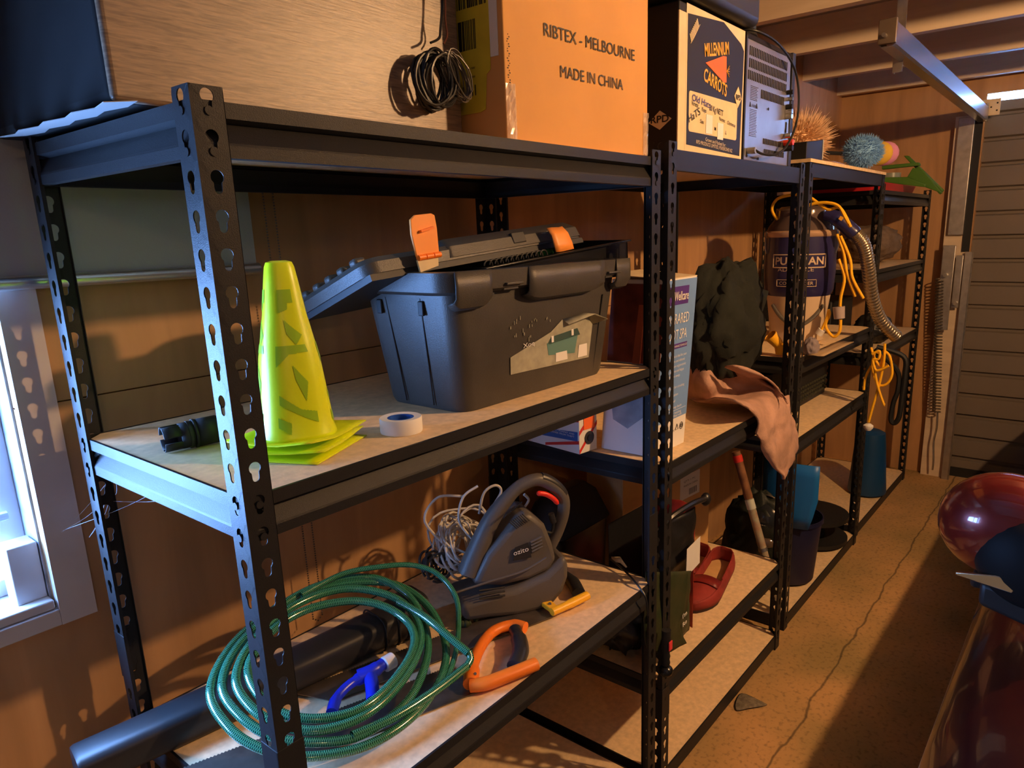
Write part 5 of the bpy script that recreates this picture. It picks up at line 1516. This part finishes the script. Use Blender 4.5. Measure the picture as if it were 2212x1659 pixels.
text('logo', 'G--- ', hc + Vector((-.088, .028, -.005)), hc + Vector((-.084, -.020, -.008)), M_WHITEINK, hm, h=.012, nrm=(-1, -.3, 0))
part('wire_hoop', MB().tube([hc + Vector((-.02, .09 * math.cos(t), .11 * math.sin(t))) for t in [PI * i / 16 for i in range(17)]], .0025, 6), M_ZINC, hm, smooth=True)
bk_ = blob('backpack', (2.40, .22, .30), (.075, .15, .235), mat('black green nylon', (.010, .014, .010), rough=.6, bump=.3, bscale=100), seed=15, flat=.075, crease=.5)
tag(bk_, 'black nylon backpack slumped on the bottom board behind the joined posts', 'backpack')

# ============================================================= THIRD UNIT
vc = thing('vacuum_cleaner', 'navy and cream PULLMAN barrel vacuum cleaner on the third unit', 'vacuum cleaner', (2.70, .215, Z3M))
VC = Vector((2.70, .195, 0)); phi = math.atan2(-.870 - VC.y, -.448 - VC.x)
zs_ = Z3M + .0008
M_NAVYP = mat('navy gloss plastic', (.022, .020, .085), rough=.3, coat=.3)
M_CREAMP = mat('cream plastic', (.58, .44, .30), rough=.45)
M_STEELW = mat('warm brushed band', (.55, .36, .22), rough=.35, metal=.3)
part('lower_bowl', MB().lathe([(.100, .0), (.112, .01), (.118, .10), (.134, .22)], (VC.x, VC.y, zs_), 48), M_CREAMP, vc, smooth=True)
part('curved_stripe', MB().tube([Vector((VC.x + (.1285) * math.cos(phi + t), VC.y + (.1285) * math.sin(phi + t), 1.23 + .10 * abs(t) ** 1.6)) for t in [-.9 + 1.8 * i / 24 for i in range(25)]], .008, 8), M_GREYP, vc, smooth=True)
part('barrel', MB().lathe([(.128, 0), (.142, .03), (.146, .10), (.146, .255)], (VC.x, VC.y, 1.345), 48), M_NAVYP, vc, smooth=True)
part('steel_band', MB().lathe([(.147, 0), (.152, .006), (.152, .020), (.146, .026)], (VC.x, VC.y, 1.598), 48), M_STEELW, vc, smooth=True)
part('motor_dome', MB().lathe([(.142, 0), (.135, .02), (.112, .05), (.108, .085), (.090, .100), (.02, .104)], (VC.x, VC.y, 1.622), 48), mat('smoky clear dome', (.10, .07, .06), rough=.12, coat=.8), vc, smooth=True)
text_cyl('logo', 'PULLMAN', VC, .1475, phi - .02, .205, 1.487, .030, M_CREAMP, vc, bold=.025)
text_cyl('print', 'ADVANCE', VC, .1475, phi - .12, .15, 1.459, .015, M_CREAMP, vc)
text_cyl('print', 'COMMANDER', VC, .1475, phi - .08, .14, 1.404, .013, M_CREAMP, vc)
def cyl_loop(r, a0, a1, z0, z1, n=20, rad=.004):
    pts = []
    for i in range(n + 1): pts.append((a0 + (a1 - a0) * i / n, z1))
    for i in range(5): pts.append((a1, z1 + (z0 - z1) * (i + 1) / 5))
    for i in range(n + 1): pts.append((a1 + (a0 - a1) * i / n, z0))
    for i in range(5): pts.append((a0, z0 + (z1 - z0) * (i + 1) / 5))
    return [Vector((VC.x + r * math.cos(phi + a), VC.y + r * math.sin(phi + a), z)) for a, z in pts]
part('logo_frame', MB().tube(cyl_loop(.1465, -.80, .74, 1.474, 1.527), .0028, 6, cap=False), M_CREAMP, vc, smooth=True)
part('logo_frame', MB().tube(cyl_loop(.1465, -.64, .48, 1.397, 1.424), .0014, 6, cap=False), M_CREAMP, vc, smooth=True)
for a in (-1.15, 1.18):
    part('clip', MB().tube([Vector((VC.x + r * math.cos(phi + a), VC.y + r * math.sin(phi + a), z)) for r, z in ((.152, 1.62), (.157, 1.60), (.156, 1.55), (.150, 1.53))], .004, 6), M_ZINC, vc, smooth=True)
part('hose_elbow', MB().tube(curve_pts([(2.64, 0.078, 1.687), (2.64, 0.04, 1.671), (2.65, -0.0, 1.637), (2.66, -0.035, 1.603)], 5), [.026] * 5 + [.030] * 5 + [.030] * 5 + [.028], 16), M_NAVYP, vc, smooth=True)
part('elbow_sticker', MB().box((2.605, 0.009, 1.667), (.004, .014, .014), Matrix.Rotation(.6, 3, 'X')), M_YELLOW, vc)
# corrugated hose
hp_ = curve_pts([(2.671, -0.029, 1.608), (2.7, -0.06, 1.558), (2.76, -0.07, 1.462), (2.84, -0.073, 1.34), (2.919, -0.098, 1.23), (3.0, -0.15, 1.15)], 26)
part('corrugated_hose', MB().tube(hp_, [.0225 + .0032 * (i % 3) for i in range(len(hp_))], 14), mat('ribbed bronze hose', (.42, .34, .24), rough=.24, metal=.8), vc, smooth=True, angle=180)
# rag and cup by the vacuum
rg_ = blob('grey_rag', (2.37, 0.022, 1.175), (.038, .03, .045), mat('lilac grey cloth', (.22, .18, .19), rough=.9, bump=.5, bscale=150), seed=22, flat=Z3M + .001, crease=.9)
tag(rg_, 'lilac grey rag crumpled on the board at the foot of the vacuum cleaner', 'rag')
ct_ = part('flattened_cloth', MB().grid([[Vector((2.306, 0.012, 1.157)) + Vector((.10 * i, -.02 * j + .004 * (i % 2), .002 * ((i + j) % 2))) for i in range(5)] for j in range(4)]), mat('tan cloth', (.40, .28, .16), rough=.9, bump=.5, bscale=150), smooth=True, solid=.003)
tag(ct_, 'flat tan cloth at the front edge of the vacuum cleaner shelf', 'cloth')
yc = thing('yellow_cup', 'small yellow plastic scoop at the left front of the vacuum cleaner shelf', 'scoop', (2.262, 0.113, 1.16))
cu = Vector((2.285, 0.107, 1.157))
part('bowl', MB().lathe([(.022, 0), (.030, .04), (.028, .04), (.020, .004)], cu, 20), M_YELLOW, yc, smooth=True)
part('spout', MB().lathe([(.020, 0), (.026, .05), (.024, .05), (.018, 0)], cu + Vector((-.01, .01, .04)), 20, Matrix.Rotation(-.6, 3, 'X') @ Matrix.Rotation(-.5, 3, 'Y')), M_YELLOW, yc, smooth=True)
# yellow cords over the vacuum
ys = thing('extension_lead', 'yellow power cord looped over the vacuum cleaner and hanging beside it', 'cord', (2.7, .1, 1.2))
for pts in ([(2.621, 0.25, 1.651), (2.621, 0.288, 1.69), (2.621, 0.298, 1.723), (2.621, 0.276, 1.756), (2.621, 0.227, 1.768), (2.621, 0.179, 1.769)],
            [(2.56, 0.146, 1.715), (2.56, 0.101, 1.728), (2.56, 0.048, 1.728), (2.56, 0.007, 1.712), (2.56, -0.02, 1.669), (2.58, -0.034, 1.636)],
            [(2.571, 0.14, 1.765), (2.571, 0.101, 1.736), (2.571, 0.052, 1.703), (2.571, 0.005, 1.706), (2.571, -0.04, 1.632)],
            [(2.6, 0.02, 1.607), (2.6, -0.011, 1.534), (2.6, -0.03, 1.452), (2.621, -0.063, 1.358)],
            [(2.6, 0.005, 1.598), (2.6, -0.038, 1.507), (2.6, -0.052, 1.434), (2.621, -0.094, 1.351)],
            [(2.6, 0.006, 1.507), (2.6, -0.021, 1.434), (2.6, -0.013, 1.359), (2.6, -0.012, 1.318)],
            [(2.6, -0.018, 1.264), (2.6, -0.017, 1.216), (2.6, 0.004, 1.192), (2.6, 0.03, 1.214), (2.6, 0.04, 1.242), (2.6, 0.028, 1.281), (2.6, 0.033, 1.304)],
            [(2.6, 0.032, 1.297), (2.6, 0.039, 1.261), (2.6, 0.057, 1.213)]):
    part('cord_run', MB().tube(curve_pts(pts, 6), .0062, 8), M_CABLEY, ys, smooth=True)
part('connector', MB().cyl((2.6, -0.007, 1.316), (2.6, -0.013, 1.268), .024, .021, n=16), mat('frosted plug plastic', (.42, .34, .32), rough=.3), ys, smooth=True)
part('plug', MB().cyl((2.6, 0.054, 1.219), (2.6, 0.067, 1.198), .016, n=12), M_WHITE, ys, smooth=True)
# hanging bundle between third and fourth units
yh = thing('extension_lead', 'knotted bundle of yellow cord hanging between the third and fourth units', 'cord', (3.0, -.1, .8))
for pts in ([(2.98, -0.052, 1.098), (2.98, -0.072, 1.047), (2.98, -0.098, 1.017), (2.98, -0.1, 1.06), (2.98, -0.07, 1.075), (2.98, -0.066, 0.993), (2.98, -0.096, 0.932), (2.98, -0.129, 0.936), (2.98, -0.149, 0.985), (2.98, -0.133, 1.063), (2.98, -0.104, 1.089)],
            [(2.969, -0.111, 1.121), (2.969, -0.113, 1.042), (2.969, -0.102, 0.935), (2.969, -0.082, 0.824), (2.969, -0.07, 0.752)],
            [(2.96, -0.076, 1.019), (2.96, -0.095, 0.936), (2.96, -0.127, 0.853), (2.96, -0.135, 0.843)],
            [(2.99, -0.056, 1.011), (2.99, -0.037, 0.956), (2.99, -0.033, 0.897)],
            [(2.95, -0.066, 1.072), (2.95, -0.095, 1.089), (2.95, -0.095, 1.054), (2.95, -0.072, 1.046), (2.95, -0.09, 1.0), (2.95, -0.139, 1.026)]):
    part('cord_run', MB().tube(curve_pts(pts, 6), .0058, 8), M_CABLEY, yh, smooth=True)
part('plug', MB().lathe([(.012, 0), (.022, .014), (.022, .024), (.010, .032)], Vector((2.969, -0.07, 0.725)) - Vector((0, 0, .012)), 16), M_WHITE, yh, smooth=True)
hb = thing('hanging_strap', 'black looped strap hanging at the front of the farthest unit', 'strap', (3.6, -.05, .8))
part('strap_band', MB().tube(curve_pts([(3.50, .045, 1.02), (3.52, -0.082, 0.977), (3.52, -0.096, 0.882), (3.52, -0.092, 0.759), (3.52, -0.087, 0.659), (3.52, -0.067, 0.621), (3.52, -0.048, 0.643), (3.52, -0.054, 0.73), (3.52, -0.07, 0.805), (3.52, -0.057, 0.903), (3.47, .045, 1.01)], 6), .013, 8), M_BLACK, hb, smooth=True)
bq = blob('black_bag', (3.74, .13, 1.085), (.10, .10, .085), M_BAG, seed=31, amp=.15, crease=.6, flat=Z4L + .001)
tag(bq, 'black fabric bag on the third shelf of the farthest unit, beside the metal hose', 'bag')
# black crate on the third unit
cr_ = thing('black_crate', 'black perforated plastic crate on the third unit below the vacuum cleaner', 'crate', (2.7, .3, Z3L))
mb = MB()
x0, x1, y0, y1, z0, z1 = 2.42, 3.20, .20, .52, Z3L + .0008, 1.04
mb.rings([rrect(x0, x1, y0, y1, .02, z0), rrect(x0 - .01, x1 + .01, y0 - .01, y1 + .01, .02, z1), rrect(x0, x1, y0, y1, .02, z1), rrect(x0 + .01, x1 - .01, y0 + .01, y1 - .01, .02, z0 + .01)])
part('crate_body', mb, M_BLACK, cr_, smooth=True)
mb = MB()
for i in range(22):
    for k in range(4): mb.box((x0 + .05 + i * .033, y0 - .006, z0 + .03 + k * .020), (.010, .010, .010))
part('perforations', mb, mat('dull green light through holes', (.05, .05, .03), rough=.8), cr_)['kind'] = 'stuff'
# buckets
def bucket(label, c, r, h, m, m2, lidtilt=None):
    t = thing('bucket', label, 'bucket', c)
    part('bucket_body', MB().lathe([(r * .80, 0), (r * .82, .005), (r, h), (r * 1.04, h), (r * 1.04, h - .02), (r * .97, h - .02), (r * .78, .008)], c, 32), m, t, smooth=True)
    return t
M_BLUEB = mat('bright blue plastic', (.012, .13, .42), rough=.4)
M_BLUED = mat('dark indigo plastic', (.010, .012, .05), rough=.45)
bu = bucket('dark indigo bucket with a bright blue curved lid leaning in it, under the third unit', (2.62, .145, .068), .135, .30, M_BLUED, None)
part('blue_lid', MB().grid([[Vector((2.50 - .020 * math.sin(PI * i / 10), .235 - .24 * i / 10 * (1 if j > 1 else (.86 + .07 * j)), z)) for i in range(11)] for j, z in enumerate((.36, .42, .50, .60, .655))]), M_BLUEB, bu, smooth=True, solid=.004)
bj = thing('plastic_drum', 'dim blue tapered plastic drum standing by the right post of the third unit', 'drum', (3.95, .14, .068))
part('drum_body', MB().lathe([(.105, 0), (.108, .01), (.100, .10), (.086, .30), (.078, .37), (.050, .385), (.03, .39)], (3.95, .14, .068), 32), mat('dim teal blue plastic', (.006, .05, .15), rough=.45), bj, smooth=True)
kt = part('black_hose_reel', MB().lathe([(.17, 0), (.17, .02), (.06, .02), (.06, .12), (.17, .12), (.17, .14)], (3.10, .19, .069), 32), M_BLACK, smooth=True)
tag(kt, 'black reel lying on the bottom board behind the right post of the third unit', 'reel')

# things on top of the third unit
kb = thing('black_box', 'low black box with an open flap on top of the third unit', 'box', (2.4, .1, Z3T + .014))
part('box_body', MB().hexa([(2.262, .045, Z3T + .0145), (2.44, .045, Z3T + .0145), (2.44, .34, Z3T + .0145), (2.262, .34, Z3T + .0145)], [(2.262, .045, 1.935), (2.44, .045, 1.955), (2.44, .34, 1.955), (2.262, .34, 1.935)]), M_BLACK, kb, bevel=.002)
part('white_edge', MB().bounds((2.441, .043, 1.885), (2.444, .05, 1.955)), M_WHITE, kb)
def furry(name, label, cat, c, r, n, ln, m, seed, rad=.0012, core=None):
    t = thing(name, label, cat, c)
    rr = random.Random(seed)
    mb = MB()
    c = Vector(c)
    for k in range(n):
        d_ = Vector((rr.gauss(0, 1), rr.gauss(0, 1), rr.gauss(0, 1))).normalized()
        p = c + Vector((d_.x * r[0], d_.y * r[1], d_.z * r[2]))
        e = p + Vector((d_.x * ln, d_.y * ln, d_.z * ln)) * rr.uniform(.5, 1.3) + Vector((rr.uniform(-1, 1), rr.uniform(-1, 1), rr.uniform(-1, 1))) * ln * .3
        mb.tube([p, p.lerp(e, .5) + Vector((0, 0, -.1 * ln)), e], [rad * 2, rad * 1.4, rad * .3], 4, cap=False)
    o_ = part('fibres', mb, m, t); o_['kind'] = 'stuff'
    part('head_core', MB().ball(c, 1, 20, r), core or m, t, smooth=True)
    return t
M_FUR = mat('tan feather duster plumes', (.80, .55, .34), rough=.9)
furry('feather_duster', 'fluffy tan feather duster head behind the low black box', 'duster', (2.62, .20, 1.985), (.10, .07, .055), 1700, .055, M_FUR, 3, .0011)
M_BLUEF = mat('blue duster fibres', (.20, .42, .75), rough=.9)
bd = furry('static_duster', 'fluffy duster with bands of blue, yellow and pink lying on top of the third unit', 'duster', (3.02, .055, 1.952), (.105, .070, .058), 2000, .016, M_BLUEF, 5, .0007)
yf = Vector((3.13, .075, 1.948))
for cx_, m_, nm in ((3.115, mat('yellow duster fibres', (.60, .38, .05), rough=.9), 'yellow_band'), (3.15, mat('pink duster fibres', (.55, .22, .38), rough=.9), 'pink_band')):
    part(nm, MB().ball((cx_ + .02, .02 - (cx_ - 3.115) * .5, 1.948), .062, 18, (.55, 1.0, .85)), m_, bd, smooth=True)
part('duster_handle', MB().cyl((2.68, .155, 1.935), (2.94, .125, 1.945), .008), M_BLACK, bd, smooth=True)
gl_ = part('plastic_sheet', MB().grid([[(2.46 + .085 * i, .035 + .12 * j, Z3T + .0165 + .004 * math.sin(i * 1.1 + j)) for i in range(10)] for j in range(3)]), mat('clear glossy plastic', (.35, .22, .20), rough=.12, coat=1.0), smooth=True, solid=.002)
tag(gl_, 'thin glossy clear plastic sheet lying under the dusters', 'plastic sheet')

# ============================================================= FARTHEST UNIT
M_GREENP = mat('leaf green plastic', (.06, .16, .02), rough=.5)
gp = thing('green_plastic_frame', 'green plastic garden tool frame lying over the top of the farthest unit', 'garden tool', (4.1, .1, 1.83))
part('arm', MB().prism([(4.0, 0.211, 1.956), (4.0, 0.026, 1.959), (4.0, 0.017, 1.942), (4.0, 0.21, 1.935)], (.03, 0, 0)), M_GREENP, gp, bevel=.004)
part('arm', MB().prism([(4.05, 0.115, 2.003), (4.05, 0.092, 2.002), (4.05, -0.098, 1.809), (4.05, -0.082, 1.786)], (.03, 0, 0)), M_GREENP, gp, bevel=.004)
part('wing', MB().prism([(4.0, 0.087, 1.868), (4.0, 0.052, 1.934), (4.0, -0.009, 1.904), (4.0, -0.104, 1.789), (4.0, -0.021, 1.825)], (.02, 0, 0)), M_GREENP, gp, bevel=.004)
part('arm', MB().prism([(3.95, 0.199, 1.891), (3.95, 0.066, 1.884), (3.95, -0.028, 1.84), (3.95, -0.026, 1.825), (3.95, 0.192, 1.865)], (.03, 0, 0)), M_GREENP, gp, bevel=.004)
part('clear_jar', MB().cyl((4.1, 0.181, 1.882), (4.1, 0.181, 1.918), .05, n=18), mat('cloudy grey plastic', (.25, .28, .24), rough=.3), gp, smooth=True)
rt = part('red_tray', MB().rings([[p.copy() for p in rrect(3.46, 4.30, .10, .50, .05, Z4T - .0005 + .0005)], rrect(3.44, 4.32, .085, .515, .05, Z4T + .045), rrect(3.46, 4.30, .10, .50, .04, Z4T + .045), rrect(3.48, 4.28, .12, .48, .04, Z4T + .006)]), mat('dark red plastic tray', (.42, .015, .02), rough=.35), smooth=True)
tag(rt, 'shallow dark red plastic tray on top of the farthest unit', 'tray')
ys_ = part('cream_block', MB().bounds((3.75, .20, Z4T + .047), (3.98, .26, Z4T + .062)), M_CREAM, bevel=.002)
tag(ys_, 'small cream coloured wooden piece resting on the red tray', 'wood piece')
rt_ = blob('rolled_blanket', (4.10, .26, 1.53), (.26, .15, .105), mat('brown grey fleece', (.17, .12, .09), rough=.95, bump=.8, bscale=120, var=.25, scale=20), seed=41, flat=Z4M + .001, crease=.6)
tag(rt_, 'brown grey rolled blanket on the second shelf of the farthest unit', 'blanket')
bx_ = part('black_storage_box', MB().bounds((3.46, .27, Z4L + .001), (3.85, .55, 1.25)), M_BLACK, bevel=.01)
tag(bx_, 'black storage box on the third shelf of the farthest unit', 'box')
# ============================================================= FLOOR AND CAR
rg2 = [[(1.634, -0.03, 0.002), (1.658, -0.009, 0.006), (1.717, 0.005, 0.004), (1.759, 0.006, 0.002)], [(1.67, -0.052, 0.009), (1.678, -0.045, 0.016), (1.712, -0.039, 0.012), (1.756, -0.034, 0.002)], [(1.708, -0.084, 0.004), (1.714, -0.082, 0.01), (1.728, -0.078, 0.009), (1.748, -0.073, 0.002)], [(1.736, -0.101, 0.002), (1.737, -0.101, 0.002), (1.741, -0.101, 0.002), (1.745, -0.1, 0.002)]]
lf = part('dead_leaf', MB().grid(rg2), mat('dusty grey brown leaf', (.16, .13, .09), rough=.9, var=.4, scale=60, bump=.8, bscale=150), smooth=True, solid=.0015, sub=1)
tag(lf, 'dusty grey crumpled leaf on the concrete by the second unit bottom board', 'leaf')

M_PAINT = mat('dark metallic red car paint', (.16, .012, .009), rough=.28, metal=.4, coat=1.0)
M_GLASSB = mat('dark tinted car glass', (.004, .004, .005), rough=.05, spec=.8)
M_TYRE = mat('black rubber trim', (.010, .010, .010), rough=.5)
car = thing('car', 'dark red car parked beside the shelves, its mirror reaching toward the aisle', 'car', (2.6, -1.6, 0))
def car_sec(k=1.0, dz=0.0, in_=0.0):
    return [(-.86 - in_, .17), (-.735 - in_, .22), (-.690 - in_, .33), (-.678 - in_, .46), (-.690 - in_, .60), (-.725 - in_, .70 + dz), (-.785 - in_, .785 + dz), (-.89 - in_, .815 + dz)]
def mirror_y(p): return -2 * 1.60 - p
def ring_car(x, in_, dz, top):
    s_ = car_sec(1, dz, in_)
    pts = s_ + [(-1.05, top)] + [(-1.6, top + .02)]
    left = [(mirror_y(y), z) for y, z in s_[::-1]]
    pts = pts + [(mirror_y(-1.05), top)] + left
    return [Vector((x, y, z)) for y, z in pts]
rgs = [ring_car(.52, .25, -.30, .50), ring_car(.58, .12, -.20, .66), ring_car(.70, .05, -.08, .80), ring_car(.95, .0, -.0, .82), ring_car(1.5, 0, 0, .83), ring_car(2.6, 0, 0, .83), ring_car(4.0, 0, 0, .83), ring_car(4.40, .05, -.02, .82), ring_car(4.58, .14, -.1, .72)]
M_PAINT_SHADE = mat('shaded body paint', (.030, .004, .004), rough=.30, metal=.2, coat=.5)  # car paint darkened so the body side carries its shade in the colour
part('body', MB().rings(rgs), M_PAINT_SHADE, car, smooth=True, angle=70)
gh_ = [[Vector((x, y, z)) for y, z in ((-.895, .81), (-1.03, 1.02), (-1.16, 1.11), (-1.6, 1.16), (-2.04, 1.11), (-2.17, 1.02), (-2.305, .81))] for x in (1.75, 3.4)]
mb = MB()
a_ = [Vector((1.05, v.y, .82)) for v in gh_[0]]
b3 = [Vector((4.1, v.y, .82)) for v in gh_[0]]
mb.rings([a_, gh_[0], gh_[1], b3], cap=True)
part('window_glass', mb, M_GLASSB, car, smooth=True, angle=25)
part('roof_panel', MB().grid([[Vector((x, y, z + .004)) for y, z in ((-1.12, 1.095), (-1.3, 1.135), (-1.6, 1.165), (-1.9, 1.135), (-2.08, 1.095))] for x in (1.80, 2.6, 3.38)]), M_PAINT, car, smooth=True, solid=.006)
part('belt_strip', MB().tube([(1.0, -.890, .817), (2.0, -.890, .819), (4.1, -.890, .819)], .006, 8), M_TYRE, car, smooth=True)
part('floor_reflection', MB().prism([(.62, -.690, .400), (.62, -.662, .410), (.62, -.672, .500), (.62, -.700, .515)], (3.6, 0, 0)), mat('bronze floor reflection', (.55, .34, .15), rough=.45, metal=.5), car, bevel=.003)  # the floor's reflection in the body side, put in as a bronze strip
for x in (1.25, 3.85):
    w_ = part('wheel', MB().lathe([(.0, 0), (.22, 0), (.30, .02), (.31, .10), (.31, .17), (.29, .19), (.0, .19)], (x, -.72, .312), 40, Matrix.Rotation(PI / 2, 3, 'X')), M_TYRE, car, smooth=True)
part('door_gap', MB().tube([(1.62, -.7305, .70), (1.62, -.6905, .60), (1.62, -.679, .46), (1.62, -.691, .33)], .0025, 6), M_TYRE, car)
mc = Vector((1.15, -.765, 1.050))
mr = part('mirror_housing', MB().ball(mc, 1, 32, (.085, .120, .108)), M_PAINT, car, smooth=True, label='glossy red mirror housing')
part('mirror_glass_rim', MB().ball(mc + Vector((-.045, -.055, -.045)), 1, 28, (.065, .105, .095), Matrix.Rotation(.5, 3, 'X')), mat('satin black shell', (.008, .008, .008), rough=.6, spec=.15), mr, smooth=True)
part('mirror_base', MB().rings([[mc + Vector((x, y, z)) for x, z in ((-.04, -.13), (.04, -.13), (.05, -.105), (-.05, -.105))] for y in (.045, -.13)]), M_TYRE, mr, bevel=.008)
part('indicator_strip', MB().rings([[Vector((1.05, y, z)) for y, z in ((-.700, .972), (-.765, .984), (-.790, .984), (-.800, .965), (-.795, .955), (-.70, .966))], [Vector((1.058, y, z)) for y, z in ((-.700, .972), (-.765, .984), (-.790, .984), (-.800, .965), (-.795, .955), (-.70, .966))]]), mat('brassy chrome', (.60, .50, .34), rough=.25, metal=1), mr, bevel=.002)
part('mirror_arm', MB().hexa([(1.08, -.74, .90), (1.20, -.74, .90), (1.22, -.90, .86), (1.08, -.90, .86)], [(1.08, -.74, .95), (1.20, -.74, .95), (1.22, -.90, .93), (1.08, -.90, .93)]), M_TYRE, mr, bevel=.01)
